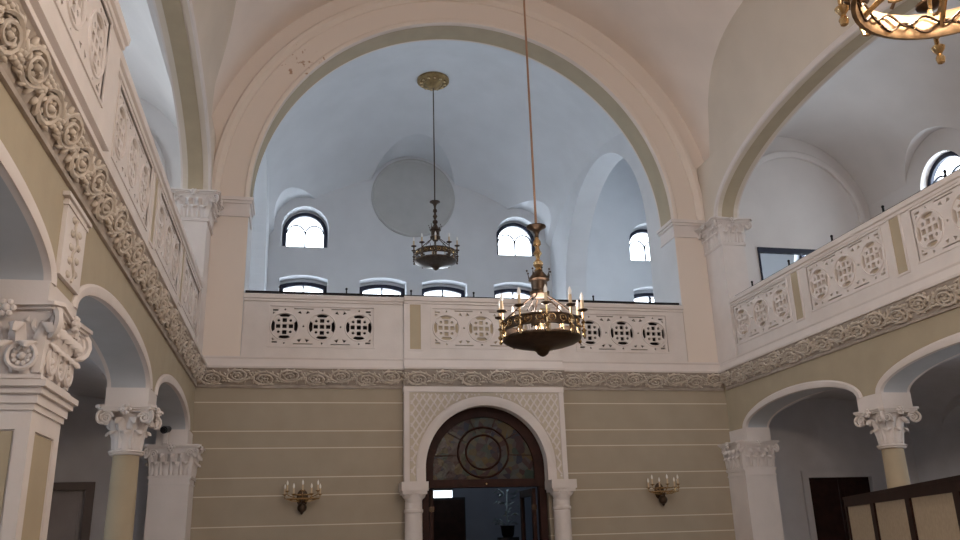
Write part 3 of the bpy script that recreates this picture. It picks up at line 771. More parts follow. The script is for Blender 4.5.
def capital(mb, cx, cy, z0, z1, bx, by, tx, ty, round_=False, vk=0.175):
    """composite capital: bell, two rows of leaves, corner volutes, moulded abacus with a central flower"""
    H = z1 - z0; C = Vector((cx, cy, 0))
    def ring(hx, hy, z):
        if round_: return [(cx + hx*cos(2*pi*i/24), cy + hy*sin(2*pi*i/24), z) for i in range(24)]
        out = []
        for sx, sy, ax in ((1,-1,1),(1,1,0),(-1,1,1),(-1,-1,0)):
            n = 6
            for i in range(n):
                t = i/n
                if ax: out.append((cx + sx*hx, cy + sy*hy*(1-2*t), z))
                else: out.append((cx + sx*hx*(1-2*t), cy + sy*hy, z))
        return out
    rows = []
    for t, e in ((0,0.0),(0.25,0.02),(0.5,0.07),(0.72,0.2),(0.86,0.42)):
        rows.append(ring(bx + (tx-bx)*e, by + (ty-by)*e, z0 + H*t))
    vs = [v for r in rows for v in r]; k = len(rows[0]); fs = []
    for i in range(len(rows)-1):
        for j in range(k): fs.append((i*k+j, i*k+(j+1) % k, (i+1)*k+(j+1) % k, (i+1)*k+j))
    fs += [tuple(reversed(range(k))), tuple((len(rows)-1)*k+j for j in range(k))]
    mb.add(vs, fs)
    # astragal
    for zz, e in ((z0-0.035, 0.028), (z0-0.012, 0.04)):
        if round_: mb.lathe([(bx-0.02, zz-0.012), (bx+e, zz-0.012), (bx+e+0.01, zz), (bx+e, zz+0.014), (bx-0.02, zz+0.014)], 24, (cx, cy, 0))
        else: mb.box(cx-bx-e*0.8, cx+bx+e*0.8, cy-by-e*0.8, cy+by+e*0.8, zz-0.012, zz+0.013)
    # abacus in three mouldings with cut corners
    for t0, t1, e in ((0.86, 0.90, 0.88), (0.90, 0.945, 0.94), (0.945, 1.0, 1.0)):
        hx, hy = tx*e, ty*e; c = 0.16*min(hx, hy)
        L = [(hx-c, -hy), (hx, -hy+c), (hx, hy-c), (hx-c, hy), (-hx+c, hy), (-hx, hy-c), (-hx, -hy+c), (-hx+c, -hy)]
        # each side bows in a little, as on a composite capital
        Q = []
        for i, (x, y) in enumerate(L):
            Q.append((x, y))
            if i % 2 == 1:
                x2, y2 = L[(i+1) % 8]; mx_, my_ = (x+x2)/2, (y+y2)/2; d = 0.10*min(hx, hy); l = sqrt(mx_*mx_+my_*my_)
                Q.append((mx_ - mx_/l*d, my_ - my_/l*d))
        k = len(Q)
        mb.add([(cx+x, cy+y, z0+H*t) for t in (t0, t1) for x, y in Q], [tuple(reversed(range(k))), tuple(range(k, 2*k))] + [(i, (i+1) % k, (i+1) % k+k, i+k) for i in range(k)])
    # leaves
    if round_:
        for i in range(8):
            a = 2*pi*i/8
            leaf(mb, C + Vector((bx*cos(a), by*sin(a), z0)), (cos(a), sin(a), 0), H*0.46, bx*0.95)
            a += pi/8
            leaf(mb, C + Vector((bx*cos(a), by*sin(a), z0+H*0.05)), (cos(a), sin(a), 0), H*0.70, bx*0.85, 0.85)
    else:
        for ox, oy, hw, dep in ((1,0,by,bx), (-1,0,by,bx), (0,1,bx,by), (0,-1,bx,by)):
            n = max(2, round(2*hw/0.15)); out = Vector((ox, oy, 0)); tan = Vector((-oy, ox, 0))
            for i in range(n):
                leaf(mb, C + out*dep + tan*(hw*(-1 + (2*i+1)/n)) + Vector((0,0,z0)), out, H*0.46, 2*hw/n*0.95)
            for i in range(n+1):
                o2 = out if 0 < i < n else (out + tan*(-1 if i == 0 else 1)).normalized()
                leaf(mb, C + out*dep + tan*(hw*(-1 + 2*i/n)) + Vector((0,0,z0+H*0.04)), o2, H*0.68, 2*hw/n*0.8, 0.8)
    # volutes and flowers
    vr = H*vk
    for sx in (-1, 1):
        for sy in (-1, 1):
            d = Vector((sx, sy, 0)).normalized()
            c = Vector((cx + sx*(tx*0.86), cy + sy*(ty*0.86), z0+H*0.72)) - d*vr*0.5
            volute(mb, c, d, vr)
            q = Vector((sx, 0, 0)); volute(mb, Vector((cx + sx*tx*0.62, cy + sy*ty*0.80, z0+H*0.72)), q, vr*0.8)
            q = Vector((0, sy, 0)); volute(mb, Vector((cx + sx*tx*0.80, cy + sy*ty*0.62, z0+H*0.72)), q, vr*0.8)
    for ox, oy in ((1,0),(-1,0),(0,1),(0,-1)):
        c = Vector((cx + ox*tx*0.93, cy + oy*ty*0.93, z0+H*0.90)); tan = Vector((-oy, ox, 0))
        mb.ball(tuple(c), H*0.065, 8, 5)
        for i in range(6):
            a = 2*pi*i/6; p = c + tan*(cos(a)*H*0.09) + Vector((0,0,sin(a)*H*0.09)); mb.ball(tuple(p), H*0.048, 6, 4)

# free-standing arcade columns
for s, lab in ((-1, 'olive column with white composite capital in the left arcade, before the small dark arch'), (1, 'olive column with white composite capital in the right arcade behind the folding screen')):
    cx, cy = XC + s*4.84, 10.05
    root = thing('arcade_column', (cx, cy, 0), lab, 'column', 'arcade columns')
    m = MB(); m.box(cx-0.25, cx+0.25, cy-0.25, cy+0.25, 0, 0.12); m.lathe([(0.24,0.12),(0.25,0.16),(0.22,0.20),(0.19,0.23),(0.21,0.27),(0.185,0.31),(0.168,0.34)], 28, (cx,cy,0)); m.build('base', M['trim'], root, smooth=True)
    m = MB(); m.lathe([(0.155,0.34),(0.152,1.2),(0.138,2.60)], 32, (cx,cy,0)); m.build('shaft', M['olive'], root, smooth=True)
    m = MB(); capital(m, cx, cy, 2.64, 3.115, 0.142, 0.142, 0.315, 0.315, True); m.build('capital', M['trim'], root, smooth=True, ang=0.9)
# corner pilasters closing each arcade
for s, lab in ((-1, 'white square pilaster with leafy capital in the lower left corner of the entrance wall'), (1, 'white square pilaster with leafy capital in the lower right corner of the entrance wall')):
    cx, cy = XC + s*(4.83 if s < 0 else 4.78), 13.70
    root = thing('corner_pilaster', (cx, cy, 0), lab, 'pilaster', 'lower corner pilasters')
    m = MB(); m.box(cx-0.36, cx+0.36, cy-0.36, 13.99, 0, 0.3); m.box(cx-0.33, cx+0.33, cy-0.33, 13.99, 0.3, 0.36); m.build('base', M['trim'], root)
    m = MB(); m.box(cx-0.285, cx+0.285, cy-0.31, 13.99, 0.36, 2.60); m.box(cx-0.30, cx+0.30, cy-0.325, 13.99, 2.50, 2.525); m.build('shaft', M['trim'], root)
    m = MB(); capital(m, cx, cy, 2.63, 3.08, 0.285, 0.285, 0.425, 0.40); m.build('capital', M['trim'], root, smooth=True, ang=0.9)
# upper pilasters carrying the side arches
for s, lab in ((-1, 'white upper pilaster and composite capital at the left foot of the great arch'), (1, 'white upper pilaster and composite capital at the right foot of the great arch')):
    cx, cy = XC + s*4.79, 13.68
    root = thing('upper_pilaster', (cx, cy, 4.46), lab, 'pilaster', 'upper pilasters')
    m = MB(); m.box(cx-0.225, cx+0.225, cy-0.35, 13.99, 4.47, 6.66); m.build('shaft', M['trim'], root)
    m = MB(); capital(m, cx, cy-0.02, 6.70, 7.17, 0.225, 0.33, 0.42, 0.46); m.build('capital', M['trim'], root, smooth=True, ang=0.9)
# pier with big capital in the left arcade, and its twin
for s, lab in ((-1, 'large pier with recessed olive panels and big scrolled capital at the left edge'), (1, 'large pier with olive panels and scrolled capital in the near right arcade')):
    cx, cy = XC + s*4.84, 6.10
    root = thing('arcade_pier', (cx, cy, 0), lab, 'pier', 'arcade piers')
    m = MB(); hx, hy = 0.215, 0.345
    m.box(cx-hx-0.06, cx+hx+0.06, cy-hy-0.06, cy+hy+0.06, 0, 0.3); m.build('base', M['trim'], root)
    m = MB(); m.box(cx-hx+0.02, cx+hx-0.02, cy-hy+0.02, cy+hy-0.02, 0.3, 2.5)
    fX = lambda sg: (lambda a, b, c: Vector((cx + sg*c, cy + a, b)))
    fY = lambda sg: (lambda a, b, c: Vector((cx + a, cy + sg*c, b)))
    for sg in (-1, 1):
        for F_, w_, q, d_ in ((fX(sg), hy, 0.12, hx), (fY(sg), hx-0.03, 0.055, hy)):
            for r_ in ((-w_, -w_+q, 0.3, 2.5), (w_-q, w_, 0.3, 2.5), (-w_+q, w_-q, 0.3, 0.55), (-w_+q, w_-q, 2.34, 2.5)):
                m.fbox(F_, *r_, d_-0.03, d_)
    for z0, z1, e in ((2.46, 2.50, 0.015), (2.50, 2.56, 0.03), (2.56, 2.60, 0.055), (2.60,2.64,0.08)):
        m.box(cx-hx-e, cx+hx+e, cy-hy-e, cy+hy+e, z0, z1)
    m.build('shaft', M['trim'], root)
    m = MB()
    for sg in (-1, 1):
        m.fbox(fX(sg), -hy+0.13, hy-0.13, 0.56, 2.33, hx-0.03, hx-0.012)
        m.fbox(fY(sg), -hx+0.10, hx-0.10, 0.56, 2.33, hy-0.03, hy-0.012)
    m.build('olive_panel', M['olive'], root)
    m = MB(); capital(m, cx, cy, 2.68, 3.15, hx, hy, 0.345, 0.45, vk=0.27)
    for sg in (-1, 1):
        for F_, w_, d_ in ((fX(sg), hy, hx), (fY(sg), hx, hy)):
            for q in (-0.62, 0.0, 0.62) if w_ > 0.3 else (-0.55, 0.55):
                o = F_(q*w_, 2.80, d_+0.03); A = F_(1, 0, 0) - F_(0, 0, 0); B = Vector((0, 0, 1)); N_ = F_(0, 0, 1) - F_(0, 0, 0)
                m.tube([o + A*0.085*cos(t) + B*0.085*sin(t) + N_*0.01 for t in [2*pi*i/24 for i in range(25)]], 0.016, 5)
                for i in range(10):
                    t = 2*pi*i/10; m.ball(tuple(o + A*0.05*cos(t) + B*0.05*sin(t)), 0.019, 6, 4)
                m.ball(tuple(o), 0.026, 8, 5)
    m.build('capital', M['trim'], root, smooth=True, ang=0.9)
    # carved strip on the wall above the pier
    fr = SIDE(s); m = MB()
    m.fbox(fr, 5.86, 6.40, 3.40, 3.95, U0-0.03, U0+0.01)
    m.fbox(fr, 5.80, 6.46, 3.95, 3.98, U0-0.05, U0+0.01); m.fbox(fr, 5.84, 6.42, 3.90, 3.925, U0-0.04, U0+0.01)
    st = m.build('wall_strip', M['trim']); tag(st, 'carved white strip above the left pier between two arches' if s < 0 else 'carved white strip above the near right pier', 'pilaster strip')
    m = MB(); pts = [fr(6.13 + 0.05*sin(i*0.9), 3.42 + 0.46*i/14, U0-0.035) for i in range(15)]; m.tube(pts, 0.012, 5)
    for i in range(9):
        y = 6.13 + (0.09 if i % 2 else -0.09); z = 3.45 + 0.05*i
        m.ball((y, z, U0-0.032), (0.045, 0.028, 0.018), 6, 4, fr)
    m.build('carved_vine', M['relief'], st, smooth=True, ang=1.2)

# ------------------------------------------------------------------ portal and door
root = thing('door_portal', (PX, YB, 0), 'white portal with diamond lattice over an arched doorway in the entrance wall', 'portal')
Yf = YB-0.18
m = MB(); HWp = 1.375
outerP = [(PX-HWp, 2.5), (PX-PR, 2.5), (PX-PR, PZ)] + list(reversed(arc(PX, PZ, PR, 0, pi, 48)))[1:-1] + [(PX+PR, PZ), (PX+PR, 2.5), (PX+HWp, 2.5), (PX+HWp, 4.05), (PX-HWp, 4.05)]
m.slab(outerP, [], FXZ, Yf, YB+0.01)
m.fbox(FXZ, PX-HWp-0.01, PX+HWp+0.01, 3.97, 4.06, Yf-0.03, YB)
m.fbox(FXZ, PX-HWp-0.005, PX-HWp+0.08, 2.5, 3.97, Yf-0.02, Yf+0.01)
m.fbox(FXZ, PX+HWp-0.08, PX+HWp+0.005, 2.5, 3.97, Yf-0.02, Yf+0.01)
m.build('spandrel_wall', M['trim'], root)
m = MB()
inside = lambda x, z: abs(x-PX) < HWp-0.10 and z < 3.95 and z > 2.55 and (abs(x-PX) > PR+0.17 if z < PZ else sqrt((x-PX)**2+(z-PZ)**2) > PR+0.17)
g = 0.135
for sg in (1, -1):
    for k in range(-40, 60):
        run = []
        for i in range(0, 161):
            x = PX-HWp + 2*HWp*i/160; z = 2.5 + sg*(x-(PX-HWp))*1.5 + k*0.185
            if inside(x, z): run.append((x, z))
            else:
                if len(run) > 1:
                    m.tube([FXZ(run[0][0], run[0][1], Yf-0.004), FXZ(run[-1][0], run[-1][1], Yf-0.004)], 0.019, 4)
                run = []
        if len(run) > 1: m.tube([FXZ(run[0][0], run[0][1], Yf-0.004), FXZ(run[-1][0], run[-1][1], Yf-0.004)], 0.019, 4)
for i in range(-24, 25):
    for j in range(0, 40):
        x = PX-HWp + (0.185/1.5)*(i/2+12); z = 2.5 + 0.185*(j/2)
        if (i + j) % 2 == 0 and inside(x, z): m.ball((x, Yf-0.006, z), (0.022, 0.016, 0.03), 6, 4)
lr = m.build('lattice_relief', M['trim'], root)
m = MB()
gl = [(PX-HWp+0.085, 2.52), (PX-PR-0.16, 2.52), (PX-PR-0.16, PZ)] + list(reversed(arc(PX, PZ, PR+0.16, 0, pi, 48)))[1:-1] + [(PX+PR+0.16, PZ), (PX+PR+0.16, 2.52), (PX+HWp-0.085, 2.52), (PX+HWp-0.085, 3.965), (PX-HWp+0.085, 3.965)]
m.slab(gl, [], FXZ, Yf-0.003, Yf+0.002)
m.build('lattice_ground', mat('beige_lattice_ground', (0.55, 0.49, 0.40), 0.85), root)
m = MB()
L = arch_stations(FXZ, PX, PZ, PR, PR, Yf, 56)
m.ribbon([(0.0,0.0),(0.0,0.02),(0.05,0.03),(0.11,0.03),(0.15,0.015),(0.15,0.0)], L, closed=True)
for sx in (-1, 1):
    x0, x1 = sorted((PX+sx*PR, PX+sx*(PR+0.15))); m.box(x0, x1, Yf-0.025, Yf, 2.5, PZ)
m.build('arch_band', M['trim'], root, smooth=True)
for sx in (-1, 1):
    cx = PX + sx*1.235
    m = MB(); m.lathe([(0.17,0.0),(0.17,0.2),(0.15,0.26),(0.145,0.3),(0.14,2.02),(0.155,2.04),(0.155,2.07),(0.14,2.09),(0.14,2.2)], 24, (cx, Yf-0.02, 0)); c = m.build('column', M['trim'], root, smooth=True)
    m = MB(); m.box(cx-0.215, cx+0.215, Yf-0.24, YB, 2.36, 2.50)
    m.box(cx-0.195, cx+0.195, Yf-0.22, YB, 2.31, 2.36)
    for d in (-1, 1):                                 # cushion lobes under the block
        m.ball((cx+d*0.095, Yf-0.06, 2.31), (0.10, 0.15, 0.085), 12, 8)
    m.lathe([(0.12,2.17),(0.14,2.22),(0.17,2.30),(0.19,2.34)], 24, (cx, Yf-0.04, 0))
    m.build('capital', M['trim'], c, smooth=True)
# wooden door set in the arch
dr = MB(); Yd = YB+0.06
inner = PR-0.02
dr.slab(arch_loop(PX, 2.42, PZ, PR+0.03, 40), [arch_loop(PX, 2.53, PZ+0.0, PR-0.16, 40)], FXZ, Yd, Yd+0.14)
dr.fbox(FXZ, PX-PR, PX+PR, 2.42, 2.55, Yd-0.03, Yd+0.15)
for sx in (-1, 1):
    x0, x1 = sorted((PX+sx*(PR-0.09), PX+sx*(PR+0.03))); dr.box(x0, x1, Yd, Yd+0.14, 0, 2.45)
door = dr.build('door_1', M['door_wood']); tag(door, kind='structure')
m = MB(); L = arch_loop(PX, 2.53, PZ, PR-0.155, 40); m.slab(L, [], FXZ, Yd+0.05, Yd+0.065); m.build('stained_fanlight', M['stained'], door)
m = MB()
for r_ in (0.30, 0.44):
    m.tube([FXZ(PX+r_*cos(t), PZ+0.28+r_*0.95*sin(t), Yd+0.045) for t in [2*pi*i/36 for i in range(37)]], 0.018, 5)
for a in (15, 45, 75, 105, 135, 165):
    t = radians(a); m.tube([FXZ(PX+0.46*cos(t), PZ+0.1+0.46*sin(t)*1.1, Yd+0.045), FXZ(PX+0.86*cos(t), PZ+0.86*sin(t), Yd+0.045)], 0.012, 4)
m.build('fanlight_tracery', M['door_wood'], door)
m = MB(); m.ball((PX+0.02, Yd-0.035, 2.475), 0.022, 10, 6); m.build('knob', M['brass'], door, smooth=True)
for sx in (-1, 1):                                    # leaves swung open into the vestibule
    m = MB(); x = PX+sx*(PR-0.12)
    x0, x1 = sorted((x, x-sx*0.06)); y0, y1 = Yd+0.14, Yd+1.0
    fr = lambda a, b, c, x0=x0: Vector((x0 + c, a, b))
    m.slab(rect(y0, y1, 0.01, 2.40), [rect(y0+0.1, y1-0.1, 0.95, 2.28)], fr, 0, 0.06); lf = m.build('door_leaf', M['door_wood'], door)
    m = MB(); m.fbox(fr, y0+0.1, y1-0.1, 0.95, 2.28, 0.025, 0.035); m.build('pane', M['glass'], lf)
    m = MB(); m.box(x0-0.02, x1+0.01, y0-0.01, y0+0.02, 2.05, 2.13); m.build('hinge', M['bronze'], lf)
# vestibule
m = MB(); m.box(0.6, 0.7, 14.3, 19.0, 0, 4.1); m.box(5.5, 5.6, 14.3, 19.0, 0, 4.1); m.box(0.6, 5.6, 18.9, 19.0, 0, 4.1); m.box(0.6, 5.6, 14.3, 19.0, 4.0, 4.1)
structure(m, 'wall_vestibule', M['vestibule'], 'blue grey walls of the vestibule behind the doorway')
m = MB(); m.box(2.63, 3.09, 17.3, 17.75, 2.55, 2.60)
lm = m.build('ceiling_light', M['dark_void']); tag(lm, 'white lit luminaire seen through the left of the doorway', 'lamp')
m = MB(); m.box(2.64, 3.08, 17.28, 17.33, 2.42, 2.56); m.build('diffuser', M['lamp'], lm)
m = MB(); m.tube([(2.85,17.5,2.6),(2.85,17.5,4.0)], 0.012, 6); m.build('rod', M['iron'], lm)
t = thing('cupboard', (2.75, 18.4, 0), 'dark tall cupboard standing in the vestibule left of the doorway', 'cupboard')
m = MB(); m.box(2.0, 3.5, 18.1, 18.8, 0, 2.46); m.build('body', M['black'], t)
m = MB(); m.box(2.03, 2.73, 18.07, 18.1, 0.1, 2.41); m.box(2.77, 3.47, 18.07, 18.1, 0.1, 2.41); m.build('door', M['dark_wood'], t)
t = thing('potted_plant', (4.14, 17.0, 0), 'pale leafy plant on a black plinth seen through the right of the doorway', 'plant')
m = MB(); m.box(3.96, 4.32, 16.82, 17.18, 0, 1.62); m.build('plinth', M['pot'], t)
m = MB(); m.lathe([(0.09,1.62),(0.12,1.66),(0.14,1.82),(0.15,1.84),(0.13,1.84)], 20, (4.14,17.0,0)); m.build('pot', M['iron'], t, smooth=True)
m = MB()
for i in range(46):
    a = random.uniform(0, 2*pi); r_ = random.uniform(0.02, 0.2); z = random.uniform(1.85, 2.55)
    p = Vector((4.14 + r_*cos(a), 17.0 + r_*sin(a), z)); d = Vector((cos(a), sin(a), random.uniform(-0.3, 0.9))).normalized(); w = d.cross(Vector((0,0,1))).normalized()*0.035
    l = 0.17
    m.add([p-w*0.3, p+d*l*0.5-w+Vector((0,0,0.01)), p+d*l-Vector((0,0,0.03)), p+d*l*0.5+w+Vector((0,0,0.01)), p+d*l*0.5-Vector((0,0,0.012))], [(0,1,4),(1,2,4),(2,3,4),(3,0,4),(0,3,2,1)])
m.tube([(4.14,17.0,1.75),(4.13,17.0,2.1),(4.15,17.0,2.5)], 0.015, 6)
m.build('foliage', M['leaf'], t)

# aisle doors
def panel_door(cx, n, leafmat, framemat, open_):
    m = MB(); m.slab(rect(cx-0.78, cx+0.78, 0, 2.62), [rect(cx-0.66, cx+0.66, 0.002, 2.5)], FXZ, 14.25, 14.33)
    f = m.build(f'door_{n}', framemat); tag(f, kind='structure')
    for sx in (-1, 1):
        m = MB(); x0, x1 = sorted((cx+sx*0.005, cx+sx*0.66)); m.box(x0, x1, 14.36, 14.42, 0.01, 2.5)
        for z0, z1 in ((0.2, 1.1), (1.25, 2.3)): m.box(x0+0.1, x1-0.1, 14.345, 14.37, z0, z1)
        l = m.build('door_leaf', leafmat, f)
        m = MB(); m.ball((cx+sx*0.06, 14.33, 1.1), 0.03, 8, 6); m.build('handle', M['brass'], l)
panel_door(XC+6.9, 2, M['dark_wood'], M['aisle'], True)
panel_door(XC-6.82, 3, mat('grey_door_paint', (0.36, 0.33, 0.33), 0.6), mat('grey_brown_frame', (0.16, 0.13, 0.12), 0.6), False)

# ------------------------------------------------------------------ chandeliers
def turned(m, spec, n, c=(0,0,0)): m.lathe(spec, n, c)
def chandelier(name, label, loc, rod_top, bowl=True, lit=False, narm=10, dark=False, phase=0.16, drops=1):
    """origin at the hoop's middle height; the rod goes up to rod_top"""
    root = thing(name, loc, label, 'chandelier')
    X, Y, Z = loc; c = (X, Y, Z)
    met = M['bronze'] if dark else M['brass']
    m = MB(); m.lathe([(0.016, 1.28), (0.014, rod_top - Z)], 10, c); m.build('rod', M['copper'] if not dark else M['bronze'], root, smooth=True)
    m = MB(); m.lathe([(0.016,1.36),(0.07,1.345),(0.125,1.335),(0.128,1.32),(0.09,1.30),(0.05,1.27),(0.03,1.22),(0.028,1.18)], 20, c); m.build('top_dish', M['bronze'], root, smooth=True)
    m = MB(); m.lathe([(0.02,1.24),(0.026,1.16),(0.05,1.12),(0.052,1.08),(0.024,1.05),(0.034,1.0),(0.058,0.96),(0.034,0.92),(0.024,0.88),(0.062,0.84),(0.064,0.80),(0.035,0.76),(0.055,0.73),(0.03,0.70)], 20, c); m.build('turned_stem', met, root, smooth=True)
    # crown-shaped lantern
    m = MB(); m.lathe([(0.05,0.72),(0.10,0.66),(0.13,0.62),(0.135,0.60),(0.105,0.58),(0.10,0.46),(0.125,0.44),(0.12,0.40),(0.06,0.36),(0.03,0.36)], 24, c)
    for i in range(8):
        a = 2*pi*i/8
        m.add([(X+0.13*cos(a-0.22), Y+0.13*sin(a-0.22), Z+0.60), (X+0.13*cos(a+0.22), Y+0.13*sin(a+0.22), Z+0.60), (X+0.155*cos(a), Y+0.155*sin(a), Z+0.715), (X+0.115*cos(a), Y+0.115*sin(a), Z+0.61)], [(0,1,2),(1,3,2),(3,0,2),(0,3,1)])
        m.ball((X+0.155*cos(a), Y+0.155*sin(a), Z+0.72), 0.014, 6, 4)
    m.build('lantern_crown', M['bronze'], root, smooth=True)
    for i in range(5):                                # curved hangers from the crown to the hoop
        a = 2*pi*i/5 + 0.3
        pts = []
        for k in range(13):
            t = k/12; r = 0.10 + 0.36*t**1.6; z = 0.40 - 0.30*t + 0.05*sin(pi*t)
            pts.append((X+r*cos(a), Y+r*sin(a), Z+z))
        m = MB(); m.tube(pts, 0.010, 6)
        q = [(X+(0.30+0.05*cos(b))*cos(a), Y+(0.30+0.05*cos(b))*sin(a), Z+0.17+0.05*sin(b)) for b in [5.2*k/10 for k in range(11)]]; m.tube(q, 0.007, 5)
        m.build('hanger', M['bronze'], root, smooth=True)
    m = MB(); m.lathe([(0.46,-0.075),(0.482,-0.07),(0.482,-0.058),(0.465,-0.054),(0.465,0.044),(0.486,0.048),(0.486,0.062),(0.46,0.066),(0.452,0.044),(0.452,-0.054),(0.46,-0.075)], 48, c)
    hoop = m.build('hoop', M['bronze'] if not lit else M['aged_brass'], root, smooth=True)
    m = MB()
    for i in range(20):                               # roundels round the hoop
        a = 2*pi*i/20; o = Vector((X+0.468*cos(a), Y+0.468*sin(a), Z)); A = Vector((-sin(a), cos(a), 0)); U = Vector((0,0,1))
        m.tube([o + A*(0.045*cos(b)) + U*(0.04*sin(b)) for b in [2*pi*k/12 for k in range(13)]], 0.008, 4)
        m.ball(tuple(o), 0.018, 6, 4)
    m.build('hoop_tracery', M['brass'], hoop, smooth=True)
    if bowl:
        m = MB(); m.lathe([(0.475,-0.15),(0.492,-0.16),(0.488,-0.185),(0.44,-0.215),(0.33,-0.25),(0.20,-0.28),(0.12,-0.30),(0.08,-0.33),(0.065,-0.36),(0.03,-0.385),(0.0,-0.395)], 48, c)
        m.lathe([(0.475,-0.15),(0.46,-0.17),(0.40,-0.20),(0.20,-0.26),(0.0,-0.28)], 48, c)
        b = m.build('bowl', M['bronze'], root, smooth=True)
        m = MB(); m.lathe([(0.03,-0.30),(0.045,-0.2),(0.03,-0.12),(0.06,-0.05),(0.03,0.02),(0.04,0.1),(0.012,0.2)], 16, c); m.build('inner_stem', M['brass'], b, smooth=True)
        for i in range(10):
            a = 2*pi*i/10; m = MB(); m.tube([(X+0.462*cos(a), Y+0.462*sin(a), Z-0.05), (X+0.474*cos(a), Y+0.474*sin(a), Z-0.17)], 0.009, 5)
            m.build('bowl_tie', M['brass'], b)
    else:
        m = MB()
        for i in range(6):                            # brass spokes and scrolls inside the hoop
            a = 2*pi*i/6; pts = [(X+r*cos(a), Y+r*sin(a), Z-0.02+0.08*sin(r/0.46*pi)) for r in [0.04+0.42*k/10 for k in range(11)]]
            m.tube(pts, 0.014, 6)
            q = [(X+(0.27+0.07*cos(b))*cos(a+0.2), Y+(0.27+0.07*cos(b))*sin(a+0.2), Z+0.02+0.07*sin(b)) for b in [5.4*k/12 for k in range(13)]]; m.tube(q, 0.010, 5)
        m.lathe([(0.0,-0.10),(0.05,-0.07),(0.07,0.0),(0.04,0.08),(0.03,0.4)], 16, c)
        m.build('spokes', M['brass'], root, smooth=True)
        m = MB()
        for i in range(14):                           # dark scrollwork lining the inside of the hoop
            for k in range(2):
                z0 = -0.02 + 0.03*k
                m.tube([(X+(0.447-0.012*k)*cos(2*pi*i/14+t*0.44), Y+(0.447-0.012*k)*sin(2*pi*i/14+t*0.44), Z+z0+0.028*sin(t*2*pi+k*pi)) for t in [j/10 for j in range(11)]], 0.007, 5)
        m.build('scrollwork', M['bronze'], root, smooth=True)
    for i in range(narm):
        a = 2*pi*i/narm + phase; ca, sa = cos(a), sin(a)
        def P(r, z): return (X+r*ca, Y+r*sa, Z+z)
        m = MB(); m.tube([P(0.47,-0.02), P(0.50,-0.06), P(0.52,-0.05), P(0.53,0.0), P(0.53,0.14)], [0.014,0.012,0.011,0.012,0.014], 6)
        if (i + 1) % drops == 0 or drops == 1:
            m.lathe([(0.0,-0.20),(0.018,-0.19),(0.024,-0.165),(0.012,-0.14),(0.03,-0.115),(0.034,-0.10),(0.012,-0.08),(0.012,-0.02),(0.03,0.0),(0.012,0.02)], 12, P(0.53,0.0))
        arm = m.build('arm', met, root, smooth=True)
        m = MB(); m.lathe([(0.012,0.13),(0.03,0.135),(0.062,0.15),(0.066,0.16),(0.02,0.165)], 16, P(0.53,0.0)); m.build('drip_pan', M['bronze'], arm, smooth=True)
        m = MB(); m.lathe([(0.021,0.16),(0.021,0.28),(0.015,0.285)], 12, P(0.53,0.0)); m.build('candle_sleeve', M['candle'], arm, smooth=True)
        m = MB(); m.lathe([(0.014,0.283),(0.024,0.31),(0.022,0.34),(0.010,0.375),(0.0,0.39)], 12, P(0.53,0.0)); m.build('bulb', M['lit_bulb'] if lit else M['bulb'], arm, smooth=True)
    return root
chandelier('chandelier', 'bronze and brass chandelier with candle arms on a long copper rod before the balcony', (2.92, 9.8, 4.12), 12.345)
chandelier('chandelier', 'smaller-looking dark chandelier hanging in the rear gallery in front of the round blind window', (2.97, 18.3, 7.97), 12.55, dark=True)
chandelier('chandelier', 'lit golden chandelier ring cut off by the top right corner', (2.94, 2.74, 4.07), 12.345, bowl=False, lit=True, narm=8, phase=0.30, drops=2)
m = MB(); m.lathe([(0.40,12.62),(0.40,12.55),(0.36,12.52),(0.33,12.55),(0.29,12.50),(0.25,12.47),(0.22,12.49),(0.16,12.42),(0.10,12.38),(0.06,12.37),(0.0,12.36)], 40, (2.97,18.3,0))
cr = m.build('ceiling_rose', M['old_brass'], None, smooth=True); tag(cr, 'round bronze ceiling rose above the rear gallery chandelier', 'ceiling rose')
m = MB()
for i in range(12):
    a = 2*pi*i/12; m.ball((2.97+0.29*cos(a), 18.3+0.29*sin(a), 12.50), (0.05,0.05,0.03), 8, 5)
m.build('rose_petals', M['brass'], cr, smooth=True)

